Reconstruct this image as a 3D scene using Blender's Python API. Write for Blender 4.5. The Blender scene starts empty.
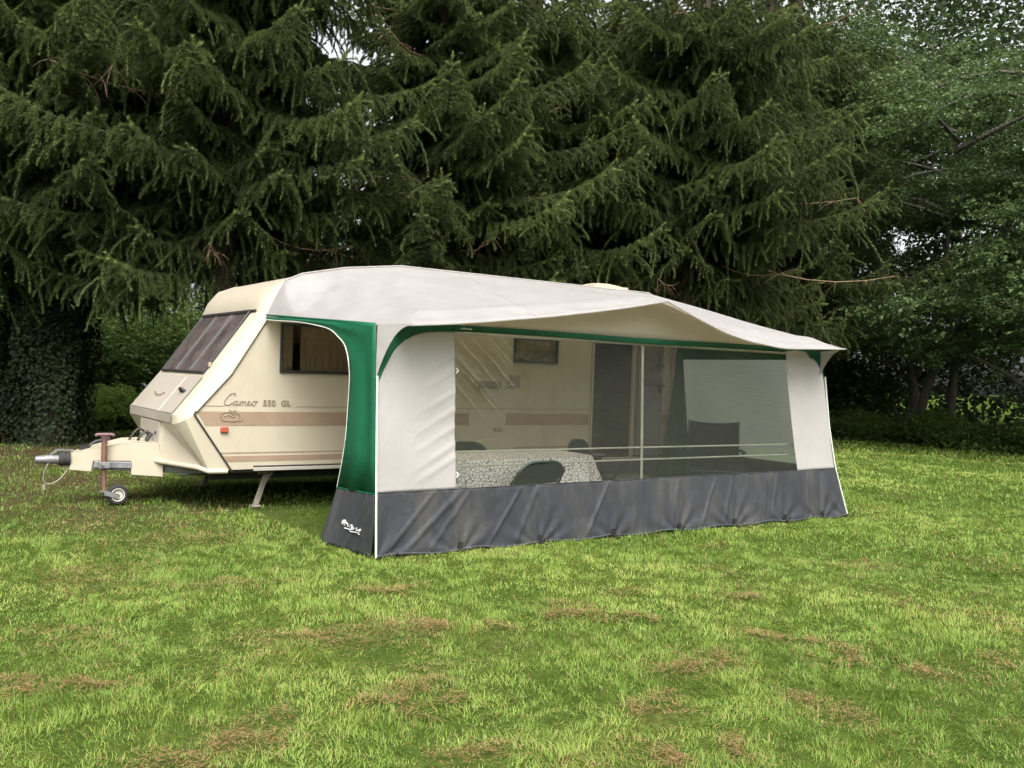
import bpy, bmesh, math, random
import numpy as np
from mathutils import Vector, Matrix

SC = bpy.context.scene
COL = SC.collection
random.seed(7)
PI = math.pi

# ------------------------------------------------------------------ helpers
def tag(o, label=None, cat=None, group=None, kind=None):
    if label: o['label'] = label
    if cat: o['category'] = cat
    if group: o['group'] = group
    if kind: o['kind'] = kind
    return o

def thing(name, loc, label, cat, group=None, rz=0.0):
    o = bpy.data.objects.new(name, None)
    COL.objects.link(o)
    o.empty_display_size = 0.2
    o.location = loc
    o.rotation_euler = (0, 0, rz)
    return tag(o, label, cat, group)

def root_of(o):
    while o.parent: o = o.parent
    return o

class MB:
    """collects geometry (in world or thing space), linked as one mesh object"""
    def __init__(s): s.v = []; s.f = []
    def add(s, vs, fs):
        n = len(s.v); s.v += [tuple(map(float, p)) for p in vs]; s.f += [tuple(i + n for i in f) for f in fs]; return s
    def box(s, c, d, R=None):
        x, y, z = [k / 2 for k in d]
        P = [Vector((a * x, b * y, e * z)) for a in (-1, 1) for b in (-1, 1) for e in (-1, 1)]
        if R is not None: P = [R @ p for p in P]
        P = [p + Vector(c) for p in P]
        return s.add(P, [(0, 1, 3, 2), (4, 6, 7, 5), (0, 4, 5, 1), (2, 3, 7, 6), (0, 2, 6, 4), (1, 5, 7, 3)])
    def bar(s, a, b, w, h=None, up=(0, 0, 1)):
        a, b = Vector(a), Vector(b); d = b - a
        if h is None: h = w
        x = d.normalized(); u = Vector(up)
        if abs(x.dot(u)) > .98: u = Vector((0, 1, 0))
        y = u.cross(x).normalized(); z = x.cross(y)
        R = Matrix((x, y, z)).transposed()
        return s.box((a + b) / 2, (d.length, w, h), R)
    def tube(s, path, r, n=10, caps=True, closed=False):
        P = [Vector(p) for p in path]; m = len(P)
        rs = r if isinstance(r, (list, tuple)) else [r] * m
        vs = []; fs = []; prev = None
        for i in range(m):
            if closed: t = P[(i + 1) % m] - P[i - 1]
            else: t = P[min(i + 1, m - 1)] - P[max(i - 1, 0)]
            t.normalize()
            if prev is None:
                u = Vector((0, 0, 1)) if abs(t.z) < .9 else Vector((1, 0, 0))
                a = t.cross(u).normalized()
            else:
                a = (prev - t * prev.dot(t)).normalized()
            prev = a; b = t.cross(a)
            for k in range(n):
                q = 2 * PI * k / n
                vs.append(P[i] + (a * math.cos(q) + b * math.sin(q)) * rs[i])
        rr = m if closed else m - 1
        for i in range(rr):
            for k in range(n):
                fs.append((i * n + k, i * n + (k + 1) % n, ((i + 1) % m) * n + (k + 1) % n, ((i + 1) % m) * n + k))
        if caps and not closed:
            fs.append(tuple(range(n - 1, -1, -1))); fs.append(tuple((m - 1) * n + k for k in range(n)))
        return s.add(vs, fs)
    def grid(s, fn, nu, nv):
        vs = [fn(i / nu, j / nv) for i in range(nu + 1) for j in range(nv + 1)]
        fs = [(i * (nv + 1) + j, (i + 1) * (nv + 1) + j, (i + 1) * (nv + 1) + j + 1, i * (nv + 1) + j + 1) for i in range(nu) for j in range(nv)]
        return s.add(vs, fs)
    def prism(s, poly, off):
        """poly: list of 3-D points (planar), extruded by vector off"""
        n = len(poly); P = [Vector(p) for p in poly]; o = Vector(off)
        fs = [tuple(range(n)), tuple(range(2 * n - 1, n - 1, -1))]
        fs += [(i, i + n, (i + 1) % n + n, (i + 1) % n) for i in range(n)]
        return s.add(P + [p + o for p in P], fs)
    def lathe(s, prof, c, axis='z', n=24):
        vs = []; m = len(prof)
        for k in range(n):
            q = 2 * PI * k / n
            for r, h in prof:
                x, y = r * math.cos(q), r * math.sin(q)
                p = {'z': (x, y, h), 'y': (x, h, y), 'x': (h, x, y)}[axis]
                vs.append((p[0] + c[0], p[1] + c[1], p[2] + c[2]))
        fs = [(k * m + i, ((k + 1) % n) * m + i, ((k + 1) % n) * m + i + 1, k * m + i + 1) for k in range(n) for i in range(m - 1)]
        return s.add(vs, fs)
    def build(s, name, mat, parent=None, label=None, smooth=None, bevel=0, solid=0, world=True):
        me = bpy.data.meshes.new(name)
        off = Vector((0, 0, 0))
        if parent is not None and world:
            off = Vector(root_of(parent).location)
        me.from_pydata([(p[0] - off.x, p[1] - off.y, p[2] - off.z) for p in s.v], [], s.f)
        bm = bmesh.new(); bm.from_mesh(me)
        bmesh.ops.recalc_face_normals(bm, faces=bm.faces)
        bm.to_mesh(me); bm.free()
        me.materials.append(mat)
        if smooth is not None:
            me.shade_smooth(); me.set_sharp_from_angle(angle=math.radians(smooth))
        o = bpy.data.objects.new(name, me)
        COL.objects.link(o)
        if parent is not None: o.parent = parent
        if label: o['label'] = label
        if solid:
            m = o.modifiers.new('Solidify', 'SOLIDIFY'); m.thickness = solid; m.offset = 0
        if bevel:
            m = o.modifiers.new('Bevel', 'BEVEL'); m.width = bevel; m.segments = 2; m.limit_method = 'ANGLE'
        return o

def np_mesh(name, V, nper, mat, parent=None, attrs=None, extra=()):
    """V: (N,nper,3) separate polygons; attrs: dict name -> (N,nper) float; extra: (MB, material) pairs of stems added to the same mesh"""
    N = V.shape[0]
    co = [V.reshape(-1, 3)]; li = [np.arange(N * nper)]; ls = [np.arange(0, N * nper, nper)]; mi = [np.zeros(N, int)]
    nv, nl = N * nper, N * nper
    mats = [mat]
    for mb, m2 in extra:
        if not mb.v: continue
        co.append(np.array(mb.v)); k = np.array([len(f) for f in mb.f])
        li.append(np.concatenate([np.array(f) for f in mb.f]) + nv); ls.append(nl + np.concatenate([[0], np.cumsum(k)[:-1]])); mi.append(np.full(len(k), len(mats)))
        nv += len(mb.v); nl += int(k.sum()); mats.append(m2)
    co, li, ls, mi = [np.concatenate(k) for k in (co, li, ls, mi)]
    me = bpy.data.meshes.new(name)
    me.vertices.add(nv); me.loops.add(nl); me.polygons.add(len(ls))
    me.vertices.foreach_set('co', co.reshape(-1).astype(np.float32))
    me.loops.foreach_set('vertex_index', li.astype(np.int32))
    me.polygons.foreach_set('loop_start', ls.astype(np.int32))
    me.polygons.foreach_set('material_index', mi.astype(np.int32))
    for k, a in (attrs or {}).items():
        at = me.attributes.new(k, 'FLOAT', 'POINT')
        at.data.foreach_set('value', np.concatenate([a.reshape(-1), np.zeros(nv - N * nper)]).astype(np.float32))
    me.update(calc_edges=True)
    for m in mats: me.materials.append(m)
    o = bpy.data.objects.new(name, me); COL.objects.link(o)
    if parent is not None: o.parent = parent
    return o

def vnoise(x, y, seed=0):
    """2-D value noise in -1..1, numpy arrays"""
    x = np.asarray(x, float); y = np.asarray(y, float)
    xi = np.floor(x).astype(np.int64); yi = np.floor(y).astype(np.int64)
    fx = x - xi; fy = y - yi
    fx = fx * fx * (3 - 2 * fx); fy = fy * fy * (3 - 2 * fy)
    def h(a, b):
        n = (a * 374761393 + b * 668265263 + seed * 974711) & 0x7fffffff
        n = ((n ^ (n >> 13)) * 1274126177) & 0x7fffffff
        return ((n ^ (n >> 16)) & 0xffff) / 32767.5 - 1
    return (h(xi, yi) * (1 - fx) + h(xi + 1, yi) * fx) * (1 - fy) + (h(xi, yi + 1) * (1 - fx) + h(xi + 1, yi + 1) * fx) * fy

# ------------------------------------------------------------------ materials
class NT:
    def __init__(s, name):
        m = bpy.data.materials.new(name); m.use_nodes = True
        s.m = m; s.t = m.node_tree; s.t.nodes.clear()
        s.out = s.n('ShaderNodeOutputMaterial')
    def n(s, typ, **kw):
        nd = s.t.nodes.new(typ)
        for k, v in kw.items():
            if k.startswith('_'): setattr(nd, k[1:], v)
            else: nd.inputs[k.replace('__', ' ')].default_value = v
        return nd
    def l(s, a, b): s.t.links.new(a, b)
    def bsdf(s, **kw):
        b = s.n('ShaderNodeBsdfPrincipled'); s.l(b.outputs[0], s.out.inputs[0])
        for k, v in kw.items(): b.inputs[k.replace('__', ' ')].default_value = v
        return b
    def ramp(s, fac, stops):
        r = s.n('ShaderNodeValToRGB'); e = r.color_ramp.elements
        while len(e) < len(stops): e.new(.5)
        for i, (p, c) in enumerate(stops): e[i].position = p; e[i].color = (*c, 1)
        s.l(fac, r.inputs[0]); return r

def weathered(name, col, rough=.5, var=.12, scale=3, bump=0.0, bscale=40, dirt=None, dirt_amt=.3, metal=0, spec=.5, coat=0, stretch=(1, 1, 1)):
    """paint / plastic / metal with slight tone variation, dirt and fine bump"""
    t = NT(name); b = t.bsdf(Roughness=rough, Metallic=metal)
    b.inputs['Specular IOR Level'].default_value = spec
    b.inputs['Coat Weight'].default_value = coat
    tc = t.n('ShaderNodeTexCoord'); mp = t.n('ShaderNodeMapping'); mp.inputs['Scale'].default_value = stretch
    t.l(tc.outputs['Object'], mp.inputs[0])
    nz = t.n('ShaderNodeTexNoise', Scale=scale, Detail=6.0, Roughness=.6); t.l(mp.outputs[0], nz.inputs['Vector'])
    c0 = tuple(max(0, k * (1 - var)) for k in col); c1 = tuple(min(1, k * (1 + var)) for k in col)
    r = t.ramp(nz.outputs['Fac'], [(.3, c0), (.7, c1)])
    colout = r.outputs[0]
    if dirt:
        n2 = t.n('ShaderNodeTexNoise', Scale=scale * 2.3, Detail=8.0, Roughness=.7); t.l(mp.outputs[0], n2.inputs['Vector'])
        rr = t.ramp(n2.outputs['Fac'], [(.5, (0, 0, 0)), (.75, (dirt_amt,) * 3)])
        mx = t.n('ShaderNodeMix', _data_type='RGBA'); t.l(rr.outputs[0], mx.inputs[0]); t.l(colout, mx.inputs[6]); mx.inputs[7].default_value = (*dirt, 1)
        colout = mx.outputs[2]
    t.l(colout, b.inputs['Base Color'])
    rm = t.n('ShaderNodeMapRange'); rm.inputs[3].default_value = max(.02, rough - .1); rm.inputs[4].default_value = min(1, rough + .12)
    t.l(nz.outputs['Fac'], rm.inputs[0]); t.l(rm.outputs[0], b.inputs['Roughness'])
    if bump:
        n3 = t.n('ShaderNodeTexNoise', Scale=bscale, Detail=4.0); t.l(mp.outputs[0], n3.inputs['Vector'])
        bp = t.n('ShaderNodeBump', Strength=bump, Distance=.01); t.l(n3.outputs['Fac'], bp.inputs['Height']); t.l(bp.outputs[0], b.inputs['Normal'])
    return t.m

def fabric(name, col, trans=.25, rough=.7, var=.08, crease=.35, dirt=None, dirt_amt=.25, sheen=0, tcol=None):
    """coated awning cloth: diffuse plus translucent, large soft creases and a fine weave"""
    t = NT(name)
    b = t.n('ShaderNodeBsdfPrincipled', Roughness=rough); b.inputs['Specular IOR Level'].default_value = .3
    tr = t.n('ShaderNodeBsdfTranslucent'); mx = t.n('ShaderNodeMixShader'); mx.inputs[0].default_value = trans
    t.l(b.outputs[0], mx.inputs[1]); t.l(tr.outputs[0], mx.inputs[2]); t.l(mx.outputs[0], t.out.inputs[0])
    tc = t.n('ShaderNodeTexCoord')
    nz = t.n('ShaderNodeTexNoise', Scale=1.7, Detail=7.0, Roughness=.62); t.l(tc.outputs['Object'], nz.inputs['Vector'])
    c0 = tuple(k * (1 - var) for k in col); c1 = tuple(min(1, k * (1 + var)) for k in col)
    r = t.ramp(nz.outputs['Fac'], [(.32, c0), (.68, c1)]); out = r.outputs[0]
    if dirt:
        mp = t.n('ShaderNodeMapping'); mp.inputs['Scale'].default_value = (2.2, 2.2, .7); t.l(tc.outputs['Object'], mp.inputs[0])
        n2 = t.n('ShaderNodeTexNoise', Scale=2.0, Detail=9.0, Roughness=.72); t.l(mp.outputs[0], n2.inputs['Vector'])
        rr = t.ramp(n2.outputs['Fac'], [(.46, (0, 0, 0)), (.78, (dirt_amt,) * 3)])
        m2 = t.n('ShaderNodeMix', _data_type='RGBA'); t.l(rr.outputs[0], m2.inputs[0]); t.l(out, m2.inputs[6]); m2.inputs[7].default_value = (*dirt, 1)
        out = m2.outputs[2]
    t.l(out, b.inputs['Base Color'])
    if tcol: tr.inputs[0].default_value = (*tcol, 1)
    else: t.l(out, tr.inputs[0])
    n3 = t.n('ShaderNodeTexNoise', Scale=5.0, Detail=5.0, Roughness=.55, Distortion=.6); t.l(tc.outputs['Object'], n3.inputs['Vector'])
    n4 = t.n('ShaderNodeTexNoise', Scale=600.0, Detail=1.0); t.l(tc.outputs['Object'], n4.inputs['Vector'])
    b1 = t.n('ShaderNodeBump', Strength=crease, Distance=.03); t.l(n3.outputs['Fac'], b1.inputs['Height'])
    b2 = t.n('ShaderNodeBump', Strength=.1, Distance=.002); t.l(n4.outputs['Fac'], b2.inputs['Height']); t.l(b1.outputs[0], b2.inputs['Normal'])
    t.l(b2.outputs[0], b.inputs['Normal']); t.l(b1.outputs[0], tr.inputs['Normal'])
    return t.m

def leafmat(name, stops, trans=.3, rough=.55, spec=.25):
    """foliage: colour of each leaf from the mesh attribute 'v'"""
    t = NT(name)
    at = t.n('ShaderNodeAttribute', _attribute_name='v')
    r = t.ramp(at.outputs['Fac'], stops)
    b = t.n('ShaderNodeBsdfPrincipled', Roughness=rough); b.inputs['Specular IOR Level'].default_value = spec
    tr = t.n('ShaderNodeBsdfTranslucent'); mx = t.n('ShaderNodeMixShader'); mx.inputs[0].default_value = trans
    t.l(r.outputs[0], b.inputs['Base Color']); t.l(r.outputs[0], tr.inputs[0])
    t.l(b.outputs[0], mx.inputs[1]); t.l(tr.outputs[0], mx.inputs[2]); t.l(mx.outputs[0], t.out.inputs[0])
    return t.m

def bark(name, c0, c1):
    t = NT(name); b = t.bsdf(Roughness=.9)
    tc = t.n('ShaderNodeTexCoord'); mp = t.n('ShaderNodeMapping'); mp.inputs['Scale'].default_value = (9, 9, 1.6)
    t.l(tc.outputs['Object'], mp.inputs[0])
    nz = t.n('ShaderNodeTexNoise', Scale=2.2, Detail=8.0, Roughness=.7); t.l(mp.outputs[0], nz.inputs['Vector'])
    r = t.ramp(nz.outputs['Fac'], [(.3, c0), (.7, c1)]); t.l(r.outputs[0], b.inputs['Base Color'])
    bp = t.n('ShaderNodeBump', Strength=.9, Distance=.03); t.l(nz.outputs['Fac'], bp.inputs['Height']); t.l(bp.outputs[0], b.inputs['Normal'])
    return t.m

M = {}
M['cream'] = weathered('cream_paint', (.46, .41, .315), .38, .05, 1.8, dirt=(.29, .25, .17), dirt_amt=.34, coat=.1, stretch=(1, 1, .4))
M['cream_grey'] = weathered('cream_grey_gelcoat', (.345, .31, .26), .4, .06, 1.8, dirt=(.36, .31, .22), dirt_amt=.25)
M['cream_bar'] = weathered('cream_cover_plastic', (.44, .385, .29), .45, .06, 2.5, dirt=(.36, .28, .17), dirt_amt=.25)
M['stripe'] = weathered('brown_stripe', (.30, .215, .15), .4, .12, 2.2, dirt=(.40, .31, .22), dirt_amt=.3)
M['line'] = weathered('grey_brown_line', (.30, .24, .18), .5, .06)
M['rail'] = weathered('bronze_rail', (.27, .23, .20), .42, .08, 4, metal=.2)
M['sill'] = weathered('sill_grey', (.40, .37, .32), .45, .08, 4)
M['ink'] = weathered('faded_brown_print', (.22, .17, .12), .6, .2, 30)
M['black'] = weathered('black_plastic', (.02, .019, .018), .45, .2, 8)
M['dark'] = weathered('dark_chassis', (.03, .028, .026), .8, .3, 8)
M['galv'] = weathered('galvanised_steel', (.23, .235, .24), .5, .22, 14, metal=.55, dirt=(.16, .12, .09), dirt_amt=.5)
M['leg'] = weathered('rusty_grey_steel', (.30, .27, .23), .6, .2, 12, metal=.3, dirt=(.16, .09, .05), dirt_amt=.6)
M['rust'] = weathered('rusty_brown_steel', (.17, .085, .06), .7, .25, 20, metal=.2)
M['maroon'] = weathered('faded_maroon', (.17, .095, .10), .6, .2, 20)
M['rubber'] = weathered('tyre_rubber', (.022, .022, .022), .8, .2, 20)
M['rim'] = weathered('cream_rim', (.50, .46, .38), .55, .1, 14, dirt=(.2, .15, .1), dirt_amt=.5)
M['amber'] = weathered('red_orange_lens', (.36, .085, .045), .3, .1, 20)
M['wood'] = weathered('interior_wood', (.14, .11, .085), .5, .2, 3, stretch=(1, 1, 6))
M['curtain'] = weathered('brown_curtain', (.46, .44, .41), .9, .2, 5, stretch=(14, 14, .6))
M['panelgrey'] = weathered('door_inner_grey', (.13, .13, .13), .5, .1, 4)
M['steelpole'] = weathered('pole_steel', (.72, .72, .66), .35, .08, 10, metal=.25)
M['greenchair'] = fabric('bottle_green_canvas', (.006, .014, .011), .05, .85, .2, .4)
M['chairframe'] = weathered('green_tube', (.018, .03, .025), .5, .15, 12)
M['paleframe'] = weathered('pale_frame', (.35, .38, .33), .4, .1, 12)
M['white_cord'] = weathered('white_piping', (.58, .60, .54), .6, .08, 8)
M['roof'] = fabric('awning_roof_cloth', (.42, .41, .418), .46, .6, .05, .28, dirt=(.25, .235, .23), dirt_amt=.55, tcol=(.86, .80, .70))
M['wall'] = fabric('awning_wall_cloth', (.50, .475, .455), .32, .7, .05, .3, dirt=(.50, .44, .37), dirt_amt=.2)
M['gable'] = fabric('awning_gable_cloth', (.54, .51, .45), .5, .7, .05, .35, tcol=(.86, .80, .68))
M['green'] = fabric('awning_green_cloth', (.010, .135, .062), .22, .6, .12, .3, dirt=(.03, .20, .11), dirt_amt=.3)
M['green_dark'] = fabric('awning_green_trim', (.008, .085, .038), .12, .6, .12, .25)
M['curtain_green'] = fabric('dark_green_drape', (.014, .07, .048), .15, .8, .2, .4)
M['skirt'] = fabric('awning_skirt_pvc', (.044, .046, .053), .06, .42, .12, .35, dirt=(.15, .135, .115), dirt_amt=.45)
M['logo'] = weathered('white_print', (.52, .52, .52), .6, .1, 30)

# leaves and ground
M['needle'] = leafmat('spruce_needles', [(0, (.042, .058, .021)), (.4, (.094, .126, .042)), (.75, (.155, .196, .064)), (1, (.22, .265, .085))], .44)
M['dead_twig'] = weathered('dead_twig', (.26, .17, .11), .9, .3, 12)
M['leaf'] = leafmat('broad_leaves', [(0, (.03, .052, .018)), (.5, (.085, .135, .045)), (.85, (.16, .22, .08)), (1, (.24, .30, .13))], .4, .5, .35)
M['bushleaf'] = leafmat('bush_leaves', [(0, (.04, .075, .018)), (.5, (.11, .18, .04)), (1, (.27, .37, .08))], .4, .55, .25)
M['painted_sun_leaf'] = leafmat('sun_painted_bush_leaves', [(0, (.12, .20, .04)), (.5, (.27, .40, .08)), (1, (.42, .55, .14))], .45, .55, .2)  # lighter copy of the bush leaves, sunlight painted into the colour
M['ivy'] = leafmat('ivy_leaves', [(0, (.008, .013, .006)), (.6, (.018, .028, .011)), (1, (.04, .055, .02))], .15, .6, .12)
M['bark'] = bark('spruce_bark', (.035, .024, .017), (.12, .085, .06))
M['bark2'] = bark('grey_bark', (.05, .043, .034), (.16, .14, .11))
EXPOSURE, SKY, SUN = 1.3, .15, 1.0
# ------------------------------------------------------------------ camera, light, sky
cam = bpy.data.cameras.new('camera'); co = bpy.data.objects.new('camera', cam); COL.objects.link(co)
yaw, pit, rol = .607, -.010, .036
fw = Vector((math.sin(yaw) * math.cos(pit), math.cos(yaw) * math.cos(pit), math.sin(pit)))
rt = fw.cross(Vector((0, 0, 1))).normalized(); up = rt.cross(fw)
rt2 = rt * math.cos(rol) + up * math.sin(rol); up2 = up * math.cos(rol) - rt * math.sin(rol)
mw = Matrix((rt2, up2, -fw)).transposed().to_4x4(); mw.translation = (-3.095, -8.677, 1.403)
co.matrix_world = mw
cam.sensor_width = 36; cam.lens = 915.58 / 1024 * 36; cam.clip_start = .05; cam.clip_end = 1500
SC.camera = co
SC.view_settings.view_transform = 'Standard'; SC.view_settings.look = 'None'
SC.view_settings.gamma = 1; SC.view_settings.use_curve_mapping = False
SC.view_settings.exposure = EXPOSURE
SC.render.resolution_x, SC.render.resolution_y = 1024, 768
SC.cycles.max_bounces = 8; SC.cycles.diffuse_bounces = 4; SC.cycles.transmission_bounces = 6; SC.cycles.transparent_max_bounces = 12
SC.cycles.use_denoising = True

# bright overcast afternoon: soft broad sun from behind the camera's left shoulder
S_EL, S_AZ = math.radians(52), math.radians(208)     # azimuth clockwise from +Y
w = bpy.data.worlds.new('World'); SC.world = w; w.use_nodes = True
nt = w.node_tree; bg = nt.nodes['Background']
sk = nt.nodes.new('ShaderNodeTexSky'); sk.sky_type = 'NISHITA'; sk.sun_disc = False
sk.sun_elevation = S_EL; sk.sun_rotation = S_AZ
sk.air_density = 1.0; sk.dust_density = 6.0; sk.ozone_density = 1.0
hs = nt.nodes.new('ShaderNodeHueSaturation'); hs.inputs['Saturation'].default_value = .12; hs.inputs['Value'].default_value = 1.0
nt.links.new(sk.outputs[0], hs.inputs['Color']); nt.links.new(hs.outputs[0], bg.inputs[0]); bg.inputs[1].default_value = SKY
sun = bpy.data.lights.new('sun', 'SUN'); so = bpy.data.objects.new('sun', sun); COL.objects.link(so)
sun.energy = SUN; sun.angle = math.radians(35); sun.color = (1, .955, .88)
sd = Vector((math.sin(S_AZ) * math.cos(S_EL), math.cos(S_AZ) * math.cos(S_EL), math.sin(S_EL)))
so.rotation_euler = sd.to_track_quat('Z', 'Y').to_euler()

# ------------------------------------------------------------------ field and grass
CX, CY = -3.095, -8.677
def ground_z(x, y):
    x = np.asarray(x, float); y = np.asarray(y, float)
    r = np.hypot(x - CX, y - CY)
    z = .030 * vnoise(x * .9, y * .9, 3) + .018 * vnoise(x * 2.7, y * 2.7, 5)
    z = z * np.clip((r - .5) / 3, 0, 1)
    inside = (x > -1.9) & (x < 6.0) & (y > -2.9) & (y < 2.8)
    z = np.where(inside, z * .35, z)
    return z - .012

HAY = [(-1.46,-4.31,.30),(-1.09,-4.32,.28),(-.68,-4.32,.25),(-1.26,-5.29,.17),(-1.93,-5.27,.16),(-2.24,-4.4,.16),(1.03,-5.79,.16),(.99,-5.41,.2),(-.29,-6.26,.1),
 (-.65,-6.22,.13),(1.29,-6.19,.18),(1.77,-6.26,.2),(-2.29,-3.53,.3),(-.25,-4.55,.12),(.6,-4.75,.16),(.28,-5.46,.2),(.32,-4.36,.16),(.34,-6.24,.14),
 (-1.26,-5.92,.16),(2.53,-5.19,.3),(2.69,-5.83,.3),(-2.57,-4.36,.16),(-2.18,-5.39,.16),(.4,-4.45,.15),(-.36,-3.46,.2),(1.53,-4.69,.18),(-.24,-5.79,.14),
 (-1.8,-2.2,.5),(-1.0,-1.2,.6),(-1.2,-2.9,.35),(3.4,-4.4,.3),(4.3,-5.0,.35),(5.6,-4.6,.3),(2.0,-4.1,.2),(-1.75,-5.2,.12),(-1.1,-5.2,.12),(-1.6,-.2,.6),(-.9,-.6,.4)]
def hay_amount(x, y):
    """0..1: how much dead mown grass lies here"""
    h = np.zeros_like(x)
    wx = x + .14 * vnoise(x * 5, y * 5, 21) + .05 * vnoise(x * 14, y * 14, 23); wy = y + .14 * vnoise(x * 5, y * 5, 22) + .05 * vnoise(x * 14, y * 14, 24)
    for hx, hy, r in HAY:
        an = .5 + 7.3 * hx * hy; ca_, sa_ = math.cos(an * .35), math.sin(an * .35); qx, qy = wx - hx, wy - hy
        d = ((qx * ca_ + qy * sa_) / (r * 1.15)) ** 2 + ((qy * ca_ - qx * sa_) / (r * .6)) ** 2
        h = np.maximum(h, np.exp(-d * 1.1) * (.45 if r > .29 else 1))
    n = vnoise(x * 1.1 + 3, y * 2.4, 31) + .6 * vnoise(x * 3.1, y * 5.2, 32)
    h = np.maximum(h, np.clip((n - .92) * 1.6, 0, .7))
    return h

def litter_amt(x, y):
    """0..1: bare needle litter under the spruces"""
    w_ = y + .8 * vnoise(x * .6, y * .6, 91) + .4 * vnoise(x * 1.7, y * 1.7, 92)
    l = np.clip((w_ - np.where(x < 1, 4.4, 3.2)) / 2.2, 0, 1) * np.clip((17.5 - x) / 3, 0, 1)
    l = np.maximum(l, .85 * np.clip((w_ + 1.5) / 3.0, 0, 1) * np.clip((.6 - x) / 1.5, 0, 1))
    open_ = np.exp(-((x - 2.0) / 2.2) ** 2 - ((y - 13.5) / 4.0) ** 2)
    return l * (1 - open_.clip(0, 1) * 1.0)
# ground sheet: fine near the camera, running to the horizon
def axis_pts():
    a = np.concatenate([np.linspace(-14, 34, 241)])
    far = np.array([45, 60, 90, 140, 220, 400])
    return np.concatenate([-(far[::-1]), [-30, -20], a, far])
ax = axis_pts(); ay = axis_pts() - 6
GX, GY = np.meshgrid(ax, ay, indexing='ij'); GZ = ground_z(GX, GY)
GZ = np.where((np.abs(GX) > 40) | (np.abs(GY) > 40), -.012, GZ)
t = NT('field_ground'); b = t.bsdf(Roughness=1.0); b.inputs['Specular IOR Level'].default_value = 0
tc = t.n('ShaderNodeTexCoord')
n1 = t.n('ShaderNodeTexNoise', Scale=1.4, Detail=9.0, Roughness=.7); t.l(tc.outputs['Object'], n1.inputs['Vector'])
n2 = t.n('ShaderNodeTexNoise', Scale=16.0, Detail=6.0, Roughness=.7); t.l(tc.outputs['Object'], n2.inputs['Vector'])
r1 = t.ramp(n1.outputs['Fac'], [(.35, (.045, .075, .014)), (.55, (.065, .095, .02)), (.72, (.085, .08, .028))])
r2 = t.ramp(n2.outputs['Fac'], [(.3, (.5, .5, .5)), (.7, (1.2, 1.2, 1.2))])
mx = t.n('ShaderNodeMix', _data_type='RGBA', _blend_type='MULTIPLY'); mx.inputs[0].default_value = 1
t.l(r1.outputs[0], mx.inputs[6]); t.l(r2.outputs[0], mx.inputs[7]); t.l(mx.outputs[2], b.inputs['Base Color'])
bp = t.n('ShaderNodeBump', Strength=.8, Distance=.03); t.l(n2.outputs['Fac'], bp.inputs['Height']); t.l(bp.outputs[0], b.inputs['Normal'])
la = t.n('ShaderNodeAttribute', _attribute_name='litter'); r3 = t.ramp(n2.outputs['Fac'], [(.3, (.035, .024, .015)), (.7, (.085, .06, .035))])
m3 = t.n('ShaderNodeMix', _data_type='RGBA'); t.l(la.outputs['Fac'], m3.inputs[0]); t.l(mx.outputs[2], m3.inputs[6]); t.l(r3.outputs[0], m3.inputs[7]); t.l(m3.outputs[2], b.inputs['Base Color'])
nx, ny = len(ax), len(ay)
me = bpy.data.meshes.new('field')
vs = np.stack([GX, GY, GZ], -1).reshape(-1, 3)
idx = np.arange(nx * ny).reshape(nx, ny)
fs = np.stack([idx[:-1, :-1], idx[1:, :-1], idx[1:, 1:], idx[:-1, 1:]], -1).reshape(-1, 4)
me.from_pydata(vs.tolist(), [], fs.tolist()); me.materials.append(t.m); me.shade_smooth()
me.attributes.new('litter', 'FLOAT', 'POINT').data.foreach_set('value', litter_amt(GX, GY).reshape(-1).astype(np.float32))
field = bpy.data.objects.new('field', me); COL.objects.link(field); tag(field, 'mown green camping field with patches of dead grass', 'field', kind='structure')

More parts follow.
